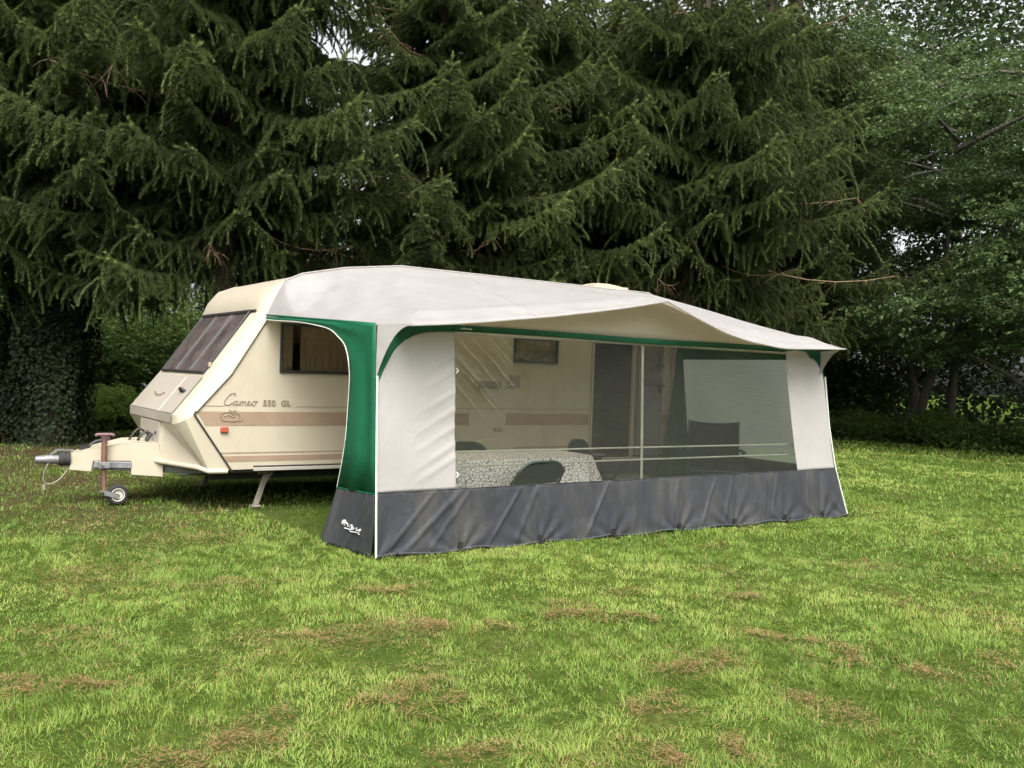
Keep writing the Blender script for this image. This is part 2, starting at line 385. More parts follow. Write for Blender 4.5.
# grass blades
def make_grass():
    rng = np.random.default_rng(11)
    P = []; W = []; Hh = []
    for r0, r1, dens, hgt, wid in ((1.2, 5.0, 10500, .040, .0026), (5.0, 8.0, 7000, .042, .0036), (8.0, 13.0, 3200, .046, .0055), (13, 21, 900, .055, .010), (21, 38, 260, .075, .018)):
        hw = {1.2: 1.45, 5.0: 1.15, 8.0: .95, 13: .85}.get(r0, .8); a0, a1 = yaw - hw, yaw + hw
        area = .5 * (a1 - a0) * (r1 * r1 - r0 * r0); n = int(area * dens)
        r = np.sqrt(rng.uniform(r0 * r0, r1 * r1, n)); a = rng.uniform(a0, a1, n)
        P.append(np.stack([CX + r * np.sin(a), CY + r * np.cos(a)], 1)); W.append(np.full(n, wid)); Hh.append(np.full(n, hgt))
    P = np.concatenate(P); W = np.concatenate(W); Hh = np.concatenate(Hh)
    x, y = P[:, 0], P[:, 1]
    clump = .6 * vnoise(x * 3.0, y * 3.0, 41) + .5 * vnoise(x * 8, y * 8, 42)
    hay = hay_amount(x, y)
    shade_bare = ((x > -.6) & (x < 5.4) & (y > .1) & (y < 2.0))
    keep = rng.uniform(0, 1, len(x)) < (.86 + .2 * clump) * (1 - .12 * hay)
    keep &= ~(shade_bare & (rng.uniform(0, 1, len(x)) < .75))
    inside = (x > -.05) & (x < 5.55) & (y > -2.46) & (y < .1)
    litter = litter_amt(x, y); keep &= rng.uniform(0, 1, len(x)) > .72 * litter
    keep &= ~(inside & (rng.uniform(0, 1, len(x)) < .6))
    x, y, W, Hh, clump, hay, inside = [k[keep] for k in (x, y, W, Hh, clump, hay, inside)]
    n = len(x)
    h = Hh * (.8 + .55 * clump + rng.normal(0, .22, n)).clip(.25, 2.0)
    tall = rng.uniform(0, 1, n) < .02; h[tall] *= 1.6
    h = np.where(inside, h * .6, h)
    weed = rng.uniform(0, 1, n) < .022 * (1 + vnoise(x * 1.3, y * 1.3, 57)).clip(0, 2); W = np.where(weed, W * 4.2, W); h = np.where(weed, h * .8, h)
    dead = rng.uniform(0, 1, n) < (.07 + .95 * hay)
    flat = dead & (rng.uniform(0, 1, n) < 1.0 * hay.clip(0, 1) + .35)
    flat &= ~weed; dead &= ~weed
    # blades lean together in each tuft
    ang = 3.0 * PI * vnoise(x * 2.6, y * 2.6, 51) + 1.5 * PI * vnoise(x * 7, y * 7, 53) + rng.normal(0, .9, n)
    lean = (.95 + .4 * vnoise(x * 2.2, y * 2.2, 52) + rng.normal(0, .28, n)).clip(.1, 1.38)
    ang = np.where(flat, rng.uniform(0, 2 * PI, n), ang); lean = np.where(flat, rng.uniform(1.3, 1.55, n), lean)
    h = np.where(flat, h * 1.25, h)
    z = ground_z(x, y) + np.where(flat, rng.uniform(.004, .028, n) + .018 * hay, -.004)
    d = np.stack([np.cos(ang), np.sin(ang)], 1)
    az = ang + PI / 2 + rng.normal(0, .6, n); s = np.stack([np.cos(az), np.sin(az)], 1) * W[:, None] * .5 * rng.uniform(.7, 1.4, n)[:, None]
    base = np.stack([x, y, z], 1)
    m = base.copy(); m[:, :2] += d * (h * .45 * np.sin(lean * .6))[:, None]; zf = np.where(flat, .16, 1.0); m[:, 2] += zf * h * .55 * np.cos(lean * .6)
    tip = m.copy(); tip[:, :2] += d * (h * .6 * np.sin(lean * 1.15))[:, None]; tip[:, 2] += zf * h * .55 * np.cos((lean * 1.15).clip(0, 1.55))
    s3 = np.concatenate([s, np.zeros((n, 1))], 1)
    quad = np.stack([base - s3, base + s3, m + s3 * .8, m - s3 * .8], 1)
    tri = np.stack([m - s3 * .8, m + s3 * .8, tip], 1)
    # colour value: 0 dark green .. .6 yellow green .. 1 straw/brown
    tone = (.34 + .16 * vnoise(x * .8, y * .8, 61) + .10 * vnoise(x * 4, y * 4, 62) + rng.normal(0, .085, n)).clip(.03, .60)
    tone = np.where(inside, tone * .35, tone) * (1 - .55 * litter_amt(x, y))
    tone = np.where(dead & ~inside, (rng.uniform(.64, .92, n) + .12 * hay).clip(0, 1), tone)
    tone = np.where(weed, rng.uniform(.14, .34, n), tone)
    V = np.concatenate([quad.reshape(-1, 3), tri.reshape(-1, 3)])
    vb = np.concatenate([np.repeat(tone, 4), np.repeat(tone, 3)])
    nv = len(V); nq = n
    me = bpy.data.meshes.new('grass')
    me.vertices.add(nv); me.loops.add(nv); me.polygons.add(2 * n)
    me.vertices.foreach_set('co', V.reshape(-1).astype(np.float32))
    me.loops.foreach_set('vertex_index', np.arange(nv, dtype=np.int32))
    me.polygons.foreach_set('loop_start', np.concatenate([np.arange(0, 4 * n, 4), 4 * n + np.arange(0, 3 * n, 3)]).astype(np.int32))
    at = me.attributes.new('v', 'FLOAT', 'POINT'); at.data.foreach_set('value', vb.astype(np.float32))
    me.update(calc_edges=True)
    g = leafmat('grass_blades', [(0, (.06, .125, .014)), (.28, (.165, .265, .042)), (.5, (.28, .375, .075)), (.62, (.42, .46, .12)), (.72, (.42, .34, .16)), (.84, (.43, .255, .13)), (1, (.25, .115, .06))], .35, .5, .3)
    me.materials.append(g)
    o = bpy.data.objects.new('grass', me); COL.objects.link(o)
    tag(o, 'short mown green grass with brown hay remnants covering the field', 'grass', kind='stuff')
    print('grass blades', n)
make_grass()
# ------------------------------------------------------------------ the caravan
WD = 2.16            # body width; near side y=0, far side y=WD
car = thing('touring_caravan', (2.4, 1.08, 0), 'cream touring caravan with brown stripes and sloping front, parked behind the awning', 'caravan')
S = [(-.667,.915),(-.64,.955),(-.344,1.314),(.005,1.885),(.028,1.93),(.10,2.09),(.176,2.235),(.35,2.31),(.8,2.405),(1.43,2.46),(5.0,2.46),(5.28,2.37),(5.42,2.1),(5.47,1.0),(5.45,.41)]
Cc = [(-.794,.825),(-.794,.915),(-.49,1.304),(-.045,1.935),(-.047,1.950),(.02,2.10),(.12,2.205),(.30,2.30),(.8,2.435),(1.43,2.50),(5.0,2.50),(5.32,2.39),(5.5,2.1),(5.56,1.0),(5.5,.42)]
YC = .19
def interp(tbl, x):
    for (x0, z0), (x1, z1) in zip(tbl, tbl[1:]):
        if x0 <= x <= x1: return z0 + (z1 - z0) * (x - x0) / (x1 - x0)
    return tbl[-1][1]
shell = MB()
rows = []
for (sx, sz), (cx_, cz_) in zip(S, Cc):
    row = []
    for k, (a, yy) in enumerate(((0, 0.0), (.45, .035), (.8, .10), (1, YC))):
        row.append((sx + (cx_ - sx) * a, yy, sz + (cz_ - sz) * a))
    mid = [(cx_ - (.012 if i in (1,) else 0), y, cz_ + (0)) for i, y in enumerate((.5, WD / 2, WD - .5))]
    row += [(cx_, y, cz_) for y in (.5, WD / 2, WD - .5)]
    row += [(p[0], WD - p[1], p[2]) for p in row[3::-1]]
    rows.append(row)
nr, ncol = len(rows), len(rows[0])
shell.add([p for r in rows for p in r], [(i * ncol + j, i * ncol + j + 1, (i + 1) * ncol + j + 1, (i + 1) * ncol + j) for i in range(nr - 1) for j in range(ncol - 1)])
# near side wall with real openings: window A, kitchen window B, doorway
zb = .405
up_tbl = S[3:13] + [(5.47, 1.0)]
def ztop(x): return interp([p for p in S[3:13]], x) if x < 5.42 else 2.1
WA, WB, DR = (.15, 1.17, 1.345, 1.835), (2.935, 3.575, 1.55, 1.84), (4.105, 4.80, .40, 1.93)
def side(y):
    m = MB()
    def poly(pts): m.add([(p[0], y, p[1]) for p in pts], [tuple(range(len(pts)))])
    poly([(-.323, .40), (-.667, .915), (-.64, .955), (-.344, 1.314), (.005, 1.885), (.028, 1.93), (.10, 2.09), (WA[0], 2.19), (WA[0], zb)])
    xs = sorted([WA[0], WA[1], WB[0], WB[1], DR[0], DR[1], .176, .35, .8, 1.43, 5.0, 5.28, 5.42])
    for x0, x1 in zip(xs, xs[1:]):
        zt0, zt1 = (2.19 if x0 == WA[0] else ztop(x0)), ztop(x1); xm = (x0 + x1) / 2; hole = None
        if y == 0.0:
            for Hh in (WA, WB, DR):
                if Hh[0] < xm < Hh[1]: hole = Hh
        if hole is None: poly([(x0, zb), (x1, zb), (x1, zt1), (x0, zt0)])
        else:
            if hole[2] > zb + .01: poly([(x0, zb), (x1, zb), (x1, hole[2]), (x0, hole[2])])
            poly([(x0, hole[3]), (x1, hole[3]), (x1, zt1), (x0, zt0)])
    poly([(5.42, zb), (5.45, zb), (5.47, 1.0), (5.42, 2.1)])
    return m
for y in (0.0, WD):
    m = side(y); shell.add(m.v, m.f)
# front corner mouldings under the locker lid (undercut wings), both sides
for sgn in (0, 1):
    def q(x, y, z): return (x, y if not sgn else WD - y, z)
    K, B0, L1, E = q(-.667, 0, .915), q(-.323, 0, .40), q(-.794, YC, .825), q(-.50, .015, .395)
    Ka, Kb = q(-.724, .035, .8745), q(-.769, .10, .843)
    T, Bm, R2 = q(-.785, .72, .825), q(-.80, .70, .44), q(-.54, .10, .425)
    shell.add([K, Ka, Kb, L1, E, B0], [(0, 1, 4, 5), (1, 2, 4), (2, 3, 4)])
    shell.add([L1, T, R2, E], [(0, 1, 2, 3)])
    shell.add([T, Bm, R2], [(0, 1, 2)])
    shell.add([Bm, R2, E, B0, q(-.30, .7, .40)], [(0, 1, 2, 3, 4)])
shell.build('body', M['cream'], car, smooth=32)
# bottom lip along the undercut
for sgn in (0, 1):
    lip = MB()
    def q(x, y, z): return (x, y if not sgn else WD - y, z)
    lip.tube([q(-.83, .78, .435), q(-.82, .70, .432), q(-.57, .11, .418), q(-.50, .012, .39), q(-.33, -.004, .388)], .024, 8)
    lip.build('bottom_lip', M['cream'], car, smooth=50)
# floor and roof closing, chassis
fl = MB(); fl.box((2.55, WD / 2, .385), (5.7, WD - .06, .03)); fl.build('floor', M['dark'], car)
ch = MB()
for y in (.34, WD - .34): ch.box((2.4, y, .32), (5.6, .06, .10))
ch.bar((2.65, .1, .30), (2.65, WD - .1, .30), .07); ch.box((.5, WD / 2, .31), (.06, 1.4, .08)); ch.box((4.7, WD / 2, .31), (.06, 1.4, .08))
ch.tube([(-.7, .30, .335), (-.1, .24, .33), (.25, .24, .345)], .012, 6)
ch.build('chassis', M['dark'], car)
# gas locker: recessed front box and lid front edge
gl = MB()
gl.box((-.775, WD / 2, .62), (.05, .76, .40))
lk = gl.build('gas_locker', M['cream_grey'], car, bevel=.008)
hk = MB(); hk.box((-.805, .80, .70), (.012, .02, .03)); hk.build('latch', M['black'], lk)
# pale grey front panel skin over the lid and round the window (proud of the shell)
def fpt(t, y, o=.004):   # along the sloping front from lid edge (t=0) to brow (t=1)
    x = -.794 + (.749) * t; z = .915 + 1.02 * t
    x = (-.794 + (-.49 + .794) * t / .3725) if t < .3725 else (-.49 + (.445) * (t - .3725) / .6275)
    z = (.915 + .389 * t / .3725) if t < .3725 else (1.304 + .631 * (t - .3725) / .6275)
    return (x - o * .8, y, z + o * .55)
lid = MB()
lid.grid(lambda u, v: fpt(.005 + .34 * v, .235 + (WD - .47) * u, .010), 8, 6)
lid.grid(lambda u, v: (-.806, .235 + (WD - .47) * u, .835 + .083 * v), 8, 2)
lo = lid.build('locker_lid', M['cream_grey'], car, smooth=40)
hd = []
for y in (.46, 2.0):
    h = MB(); c = fpt(.205, y, .03)
    h.tube([fpt(.20, y - .07, .012), fpt(.205, y - .05, .045), fpt(.205, y + .05, .045), fpt(.20, y + .07, .012)], .013, 8)
    h.box(fpt(.2, y, .016), (.03, .15, .02)); h.build('handle', M['black'], lo)
for i, (dy, dt, w_) in enumerate(((.17, .0, .03), (.12, -.012, .04), (.05, -.02, .05), (-.03, -.022, .04), (-.10, -.014, .05), (-.17, .0, .03))):
    bd = MB(); bd.box(fpt(.16 + dt, 1.2 + dy, .016), (.022, w_, .012)); bd.build('badge_mark', M['ink'], lo)
sm = MB(); sm.tube([fpt(.0, .74, .013), fpt(.1, .74, .013), fpt(.33, .74, .013)], .004, 5); sm.build('seam', M['cream'], lo)
# front window: three panes, mullions, brow
fwn = MB()
y0, y1 = .30, WD - .30
def wpt(t, y, o): return fpt(.38 + .605 * t, y, o)
edge = [wpt(0, y0, .012), wpt(.5, y0, .012), wpt(1, y0, .012), wpt(1, WD / 2, .012), wpt(1, y1, .012), wpt(.5, y1, .012), wpt(0, y1, .012), wpt(0, WD / 2, .012)]
fwn.tube([edge[0], edge[2], edge[4], edge[6]], .016, 8, closed=True)
fwo = fwn.build('front_window', M['black'], car)
t = NT('brown_acrylic'); bb = t.bsdf(Roughness=.16); bb.inputs['Specular IOR Level'].default_value = .55
tc = t.n('ShaderNodeTexCoord'); nz = t.n('ShaderNodeTexNoise', Scale=2.6, Detail=6.0, Roughness=.65); t.l(tc.outputs['Object'], nz.inputs['Vector'])
rr = t.ramp(nz.outputs['Fac'], [(.3, (.045, .032, .032)), (.7, (.12, .095, .09))]); t.l(rr.outputs[0], bb.inputs['Base Color'])
rg = t.ramp(nz.outputs['Fac'], [(.3, (.12, .12, .12)), (.7, (.38, .38, .38))]); t.l(rg.outputs[0], bb.inputs['Roughness'])
M['acrylic'] = t.m
ys = [y0 + .015, .79, 1.32, y1 - .015]
for a, b_ in zip(ys, ys[1:]):
    p = MB(); p.grid(lambda u, v: wpt(.02 + .96 * v, a + .012 + (b_ - a - .024) * u, .014 + .016 * math.sin(PI * u) * math.sin(PI * v)), 6, 6)
    p.build('pane', M['acrylic'], fwo, smooth=60)
for y in ys[1:3]:
    p = MB(); p.bar(wpt(.02, y, .022), wpt(.98, y, .022), .010, .010); p.build('mullion', M['galv'], fwo)
ct = MB(); ct.box(wpt(.12, y0 - .035, .02), (.03, .03, .05)); ct.build('window_catch', M['line'], fwo, bevel=.006)
br = MB(); br.tube([(-.050, .16, 1.944), (-.056, .3, 1.946), (-.056, WD - .3, 1.946), (-.050, WD - .16, 1.944)], .013, 8); br.build('brow_seal', M['dark'], car)
# awning rail along the near side outline
rl = MB()
sl_ = MB(); sl_.tube([(x + .012, -.012, z) for x, z in ((-.30, .385), (-.655, .905), (-.672, .93), (-.648, .968))], .009, 6); sl_.build('corner_seal', M['dark'], car, smooth=50)
pth = [(-.655, .958)] + S[2:10] + [(5.0, 2.46), (5.28, 2.37), (5.42, 2.1), (5.47, 1.0), (5.45, .42)]
for y in (-.010, WD + .010):
    m = [(x + .015, y, z) for x, z in pth]
    rl.tube(m, .013, 6)
rl.build('trim_rail', M['rail'], car, smooth=50)
sl = MB(); sl.box((2.67, -.012, .402), (5.5, .02, .034)); sl.build('sill_trim', M['sill'], car, bevel=.004)
sl2 = MB(); sl2.box((2.67, -.006, .428), (5.5, .012, .014)); sl2.build('sill_seal', M['dark'], car)
# stripes (a few mm proud)
def stripe(name, x0, x1, z0, z1, mat, slant=0, y=-.003):
    m = MB(); m.prism([(x0 + slant, 0, z0), (x1, 0, z0), (x1, 0, z1), (x0, 0, z1)], (0, y, 0)); return m.build(name, mat, car)
stripe('wide_stripe', -.635, 2.36, .822, .957, M['stripe'], slant=.085)
stripe('wide_stripe', 2.86, 4.09, .822, .957, M['stripe'])
stripe('wide_stripe', 4.86, 5.46, .822, .957, M['stripe'])
for x0, x1 in ((-.57, -.385), (.33, 2.9), (2.9, 4.09), (4.86, 5.46)): stripe('thin_stripe', x0, x1, 1.006, 1.014, M['line'])
for x0, x1 in ((-.40, 4.09), (4.86, 5.45)):
    stripe('thin_stripe', x0, x1, .556, .568, M['stripe'])
    stripe('lower_stripe', x0 + .03, x1, .478, .532, M['stripe'])
# lettering: script word, type number, crest
def strokes(name, lines, r, mat, parent):
    m = MB()
    for ln in lines: m.tube([(x, -.004, z) for x, z in ln], r, 6)
    return m.build(name, mat, parent)
def sm_curve(pts, n=6):
    P = [pts[0]] + list(pts) + [pts[-1]]; out = []
    for i in range(1, len(P) - 2):
        for k in range(n):
            t_ = k / n; a, b_, c, d = P[i - 1], P[i], P[i + 1], P[i + 2]
            out.append(tuple(.5 * (2 * b_[j] + (c[j] - a[j]) * t_ + (2 * a[j] - 5 * b_[j] + 4 * c[j] - d[j]) * t_ ** 2 + (-a[j] + 3 * b_[j] - 3 * c[j] + d[j]) * t_ ** 3) for j in (0, 1)))
    return out + [pts[-1]]
def W(pts, sx=.36, sz=.115, x0=-.385, z0=1.018): return sm_curve([(x0 + p[0] * sx + .10 * p[1] * sz, z0 + p[1] * sz) for p in pts])
word = [W([(.24, .80), (.27, .95), (.20, 1.0), (.10, .80), (.02, .4), (.01, .12), (.08, 0), (.16, .06), (.22, .2)]),
        W([(.36, .32), (.30, .36), (.25, .2), (.27, .03), (.33, .1), (.36, .34), (.355, .06), (.39, .04), (.42, .2)]),
        W([(.42, .36), (.43, .2), (.43, 0), (.45, .25), (.49, .36), (.505, .2), (.50, 0), (.52, .25), (.56, .36), (.575, .15), (.58, .02), (.62, .08)]),
        W([(.62, .16), (.67, .22), (.685, .33), (.65, .36), (.625, .2), (.65, .02), (.69, .04), (.74, .16)]),
        W([(.80, .36), (.755, .28), (.75, .08), (.79, .0), (.84, .12), (.84, .32), (.80, .36), (.90, .33)])]
strokes('script_lettering', word, .0042, M['ink'], car)
def text_mesh(name, body, size, x, z, mat, parent):
    cu = bpy.data.curves.new(name, 'FONT'); cu.body = body; cu.size = size; cu.extrude = .002; cu.offset = .0022; cu.space_character = 1.1
    ob = bpy.data.objects.new('tmp_text', cu); COL.objects.link(ob)
    dg = bpy.context.evaluated_depsgraph_get(); me = bpy.data.meshes.new_from_object(ob.evaluated_get(dg))
    bpy.data.objects.remove(ob); bpy.data.curves.remove(cu)
    off = Vector(root_of(parent).location)
    me.transform(Matrix.Translation(Vector((x, -.005, z)) - off) @ Matrix.Rotation(PI / 2, 4, 'X'))
    me.materials.clear(); me.materials.append(mat)
    o = bpy.data.objects.new(name, me); COL.objects.link(o); o.parent = parent; return o
text_mesh('type_lettering', '550', .078, -.005, 1.016, M['ink'], car)
text_mesh('type_lettering', 'GL', .078, .175, 1.016, M['ink'], car)
cr = [sm_curve([(-.40, .875), (-.41, .93), (-.36, .95), (-.30, .945), (-.24, .93), (-.25, .88), (-.33, .87), (-.40, .875)]),
      sm_curve([(-.38, .91), (-.34, .925), (-.30, .905), (-.27, .915)]), [(-.34, .95), (-.33, .968), (-.30, .955), (-.27, .968), (-.26, .945)],
      sm_curve([(-.25, .875), (-.22, .87), (-.205, .885), (-.215, .90)]), sm_curve([(-.39, .872), (-.30, .862), (-.22, .868)]), [(-.31, .945), (-.29, .925), (-.27, .94), (-.285, .95)]]
strokes('crest_emblem', cr, .006, M['ink'], car)
mk = MB(); mk.box((-.375, -.014, .785), (.075, .028, .055)); mk.build('side_marker_light', M['amber'], car, bevel=.01)
# side windows
t = NT('smoked_window'); tb = t.n('ShaderNodeBsdfTransparent'); tb.inputs[0].default_value = (.88, .83, .75, 1)
gb = t.n('ShaderNodeBsdfGlossy', Roughness=.05); gb.inputs[0].default_value = (.9, .9, .9, 1)
fr = t.n('ShaderNodeFresnel', IOR=1.5); mx = t.n('ShaderNodeMixShader'); t.l(fr.outputs[0], mx.inputs[0]); t.l(tb.outputs[0], mx.inputs[1]); t.l(gb.outputs[0], mx.inputs[2]); t.l(mx.outputs[0], t.out.inputs[0])
M['smoked'] = t.m
def side_window(Wd, curtains):
    x0, x1, z0, z1 = Wd
    f = MB(); r = .024
    f.box(((x0 + x1) / 2, -.008, z0 + r / 2), (x1 - x0, .036, r)); f.box(((x0 + x1) / 2, -.008, z1 - r / 2), (x1 - x0, .036, r))
    f.box((x0 + r / 2, -.008, (z0 + z1) / 2), (r, .034, z1 - z0 - 2 * r)); f.box((x1 - r / 2, -.008, (z0 + z1) / 2), (r, .034, z1 - z0 - 2 * r))
    fo = f.build('side_window', M['black'], car)
    p = MB(); p.box(((x0 + x1) / 2, -.012, (z0 + z1) / 2), (x1 - x0 - 2 * r, .006, z1 - z0 - 2 * r)); p.build('pane', M['smoked'], fo)
    for a, b_ in curtains:
        c = MB(); c.grid(lambda u, v: (a + (b_ - a) * u, .045 + .008 * math.sin(u * (b_ - a) * 80) + .008 * math.sin(u * 37 + v * 3), z0 - .05 + (z1 - z0 + .1) * v), 60, 4); c.build('curtain', M['curtain'], fo, smooth=70)
    for xx in (x0 + .09, x1 - .09):
        c = MB(); c.box((xx, -.030, z0 + .045), (.045, .018, .022)); c.build('catch', M['black'], fo)
side_window(WA, ((.13, .30), (.38, 1.19)))
side_window(WB, ((2.9, 3.6),))
# interior lining: dark wooden room behind the openings
rm = MB(); x0, x1, ya, yb, za, zc = .10, 5.3, .03, 1.2, .42, 1.95
rm.add([(x0, ya, za), (x1, ya, za), (x1, yb, za), (x0, yb, za), (x0, ya, zc), (x1, ya, zc), (x1, yb, zc), (x0, yb, zc)], [(0, 1, 2, 3), (3, 2, 6, 7), (4, 5, 6, 7), (0, 3, 7, 4), (1, 2, 6, 5)])
rm.build('interior_lining', M['wood'], car)
for c_, d_ in (((4.45, 1.0, .72), (.62, .3, .6)), ((4.45, 1.08, 1.6), (.62, .2, .4))): cb = MB(); cb.box(c_, d_); cb.build('cupboard', M['wood'], car, bevel=.01)
# door frame and door leaf folded back against the wall
df = MB()
for x in (DR[0] + .012, DR[1] - .012): df.box((x, -.010, (DR[2] + DR[3]) / 2), (.024, .04, DR[3] - DR[2]))
df.box(((DR[0] + DR[1]) / 2, -.010, DR[3] - .012), (DR[1] - DR[0] - .05, .04, .024)); df.build('door_frame', M['sill'], car)
dl = MB(); dl.box((5.045, -.055, 1.16), (.42, .032, 1.46)); dlo = dl.build('door', M['panelgrey'], car, bevel=.012)
p = MB(); p.box((5.045, -.076, 1.55), (.30, .012, .46)); p.build('door_pane', M['acrylic'], dlo, bevel=.004)
p = MB(); p.box((5.19, -.085, 1.30), (.05, .03, .12)); p.box((5.20, -.10, 1.33), (.09, .03, .03)); p.build('handle', M['black'], dlo, bevel=.006)
p = MB(); p.box((5.18, -.09, 1.58), (.10, .03, .05)); p.build('catch', M['black'], dlo, bevel=.006)
# fridge vents, gas flap
for x0, x1, z0, z1 in ((2.45, 2.78, 1.245, 1.32), (2.87, 3.04, 1.26, 1.40)):
    v = MB(); v.box(((x0 + x1) / 2, -.008, (z0 + z1) / 2), (x1 - x0, .016, z1 - z0)); vo = v.build('vent', M['cream_grey'], car, bevel=.004)
    v = MB(); k = 5
    for i in range(k): v.box(((x0 + x1) / 2, -.018, z0 + (z1 - z0) * (i + .5) / k), (x1 - x0 - .03, .008, (z1 - z0) / k * .5))
    v.build('louvre', M['line'], vo)
g = MB(); g.box((2.75, -.014, .775), (.10, .03, .045)); g.build('socket_cover', M['line'], car, bevel=.006)
# wheel arch spat and wheels
for yy, s in ((0.0, -1), (WD, 1)):
    a = MB(); pts = [(2.65 + .43 * math.cos(q), .405 + .26 * math.sin(q)) for q in [PI * i / 16 for i in range(17)]]
    a.prism([(x, yy, z) for x, z in pts], (0, s * .03, 0)); a.build('wheel_spat', M['cream'], car, bevel=.008)
    wy = .14 if s < 0 else WD - .14
    w_ = MB(); w_.lathe([(.18, -.08), (.27, -.085), (.295, -.06), (.30, 0), (.295, .06), (.27, .085), (.18, .08)], (2.65, wy, .295), 'y', 28); wo = w_.build('wheel', M['rubber'], car, smooth=40)
    r_ = MB(); r_.lathe([(.0, -.05), (.06, -.06), (.10, -.045), (.17, -.075), (.185, -.07), (.185, .07), (0, .07)], (2.65, wy, .295), 'y', 24); r_.build('rim', M['rim'], wo, smooth=40)
# corner steadies
for x, y, dx in ((.10, .21, -.10), (.10, WD - .21, -.10), (4.95, .21, .1), (4.95, WD - .21, .1)):
    l = MB(); d = 1 if dx > 0 else -1
    top = Vector((x - dx * .4, y, .37)); foot = Vector((x + dx * .75, y, .012))
    l.bar(top, foot, .055, .022, up=(0, 1, 0)); l.box((foot.x, y, .012), (.09, .085, .02))
    l.bar(top + Vector((-dx * .6, 0, -.01)), (top + foot) / 2, .025, .012, up=(0, 1, 0)); l.bar(top + Vector((-.06 * d, 0, 0)), top + Vector((.10 * d, 0, -.03)), .05, .03)
    l.build('corner_steady', M['leg'], car, bevel=.003)
# drawbar: cream fairing over the A-frame, coupling, handbrake
fa = MB()
arm = [(-1.525, 1.037, .491), (-1.537, 1.044, .326), (-1.356, .952, .313), (-1.342, .945, .418), (-1.027, .786, .424), (-1.024, .784, .289), (-.755, .648, .275), (-.759, .650, .394), (-.80, .672, .605), (-.999, .771, .606), (-1.264, .905, .557)]
nrm = Vector((.43, .85, 0)).normalized()
for mir in (0, 1):
    pts = [Vector(p) for p in arm]; o = nrm * .022
    if mir: pts = [Vector((p.x, WD - p.y, p.z)) for p in pts]; o = Vector((nrm.x, -nrm.y, 0)) * .022
    fa.prism(pts, o)
top = [(-1.525, 1.037, .491), (-1.264, .905, .557), (-.999, .771, .606), (-.80, .672, .605)]
n_ = len(top)
fa.add([Vector(p) + Vector((0, 0, .002)) for p in top] + [Vector((p[0], WD - p[1], p[2] + .002)) for p in top], [(i, i + 1, n_ + i + 1, n_ + i) for i in range(n_ - 1)])
fa.add([(-1.526, 1.036, .492), (-1.537, 1.043, .326), (-1.537, WD - 1.043, .326), (-1.526, WD - 1.036, .492)], [(0, 1, 2, 3)])
fo = fa.build('drawbar_cover', M['cream_bar'], car, bevel=.006)
af = MB()
for mir in (0, 1):
    a, b_ = Vector((-1.52, 1.07, .385)), Vector((.1, .36, .33))
    if mir: a.y, b_.y = WD - a.y, WD - b_.y
    af.bar(a, b_, .05, .09)
af.box((-1.17, .872, .385), (.36, .03, .065), Matrix.Rotation(-.468, 3, 'Z'))
af.build('drawbar', M['galv'], car, bevel=.006)
cpl = MB(); cpl.tube([(-1.83, 1.08, .43), (-1.72, 1.08, .43), (-1.60, 1.08, .428)], [.032, .045, .04], 12)
cpl.bar((-1.70, 1.08, .475), (-1.64, 1.08, .52), .035, .02); cpl.bar((-1.64, 1.08, .52), (-1.50, 1.08, .515), .035, .016)
cpl.build('coupling', M['galv'], car, smooth=50)
cv = MB(); cv.tube([(-1.63, 1.08, .43), (-1.60, 1.08, .43), (-1.57, 1.08, .43), (-1.53, 1.08, .43)], [.055, .07, .06, .072], 12); cv.build('rubber_gaiter', M['rubber'], car, smooth=50)
hb = MB(); hb.tube([(-1.38, 1.08, .545), (-1.30, 1.08, .60), (-1.17, 1.08, .63)], .014, 8); hb.box((-1.40, 1.08, .545), (.10, .05, .045)); hb.build('handbrake', M['black'], car)
cbl = MB(); cbl.tube([(x, 1.02 + .05 * k, z) for k, (x, z) in enumerate(sm_curve([(-1.55, .35), (-1.63, .22), (-1.73, .19), (-1.755, .26), (-1.74, .35), (-1.70, .40)]))] if False else [(x, 1.05, z) for x, z in sm_curve([(-1.54, .345), (-1.61, .245), (-1.70, .195), (-1.755, .225), (-1.752, .31), (-1.72, .395)])], .006, 6)
cbl.box((-1.752, 1.05, .17), (.022, .022, .05)); cbl.build('breakaway_cable', M['leg'], car, smooth=60)
hs_ = MB(); hs_.tube([(x, 1.0, z) for x, z in sm_curve([(-.82, .70), (-.88, .68), (-.92, .61), (-.88, .585)])], .014, 6); hs_.tube([(x, 1.1, z) for x, z in sm_curve([(-.80, .66), (-.90, .72), (-.99, .60)])], .012, 6); hs_.tube([(-.82, .9, .69), (-.87, .88, .615)], .02, 6); hs_.build('gas_hose', M['black'], car, smooth=60)
# jockey wheel
jx, jy = -1.268, .815
jw = MB(); jw.tube([(jx, jy, .62), (jx, jy, .36)], .027, 12); jw.tube([(jx, jy, .36), (jx + .012, jy, .12)], .020, 12)
jwo = jw.build('jockey_wheel', M['rust'], car, smooth=50)
p = MB(); p.tube([(jx - .085, jy, .675), (jx - .06, jy, .685), (jx + .06, jy, .685), (jx + .085, jy, .675)], .016, 10); p.tube([(jx, jy, .61), (jx, jy, .66), (jx, jy, .685)], [.026, .034, .05], 12); p.build('crank_handle', M['maroon'], jwo, smooth=50)
p = MB(); p.box((jx, jy, .39), (.10, .085, .06)); p.tube([(jx - .02, jy - .05, .39), (jx - .02, jy - .12, .40)], .01, 6); p.build('clamp', M['galv'], jwo, bevel=.006)
p = MB(); p.bar((jx + .005, jy - .045, .125), (jx + .135, jy - .045, .085), .012, .045); p.bar((jx + .005, jy + .045, .125), (jx + .135, jy + .045, .085), .012, .045); p.box((jx + .005, jy, .135), (.06, .10, .012)); p.build('fork', M['galv'], jwo)
wc = (jx + .13, jy, .098)
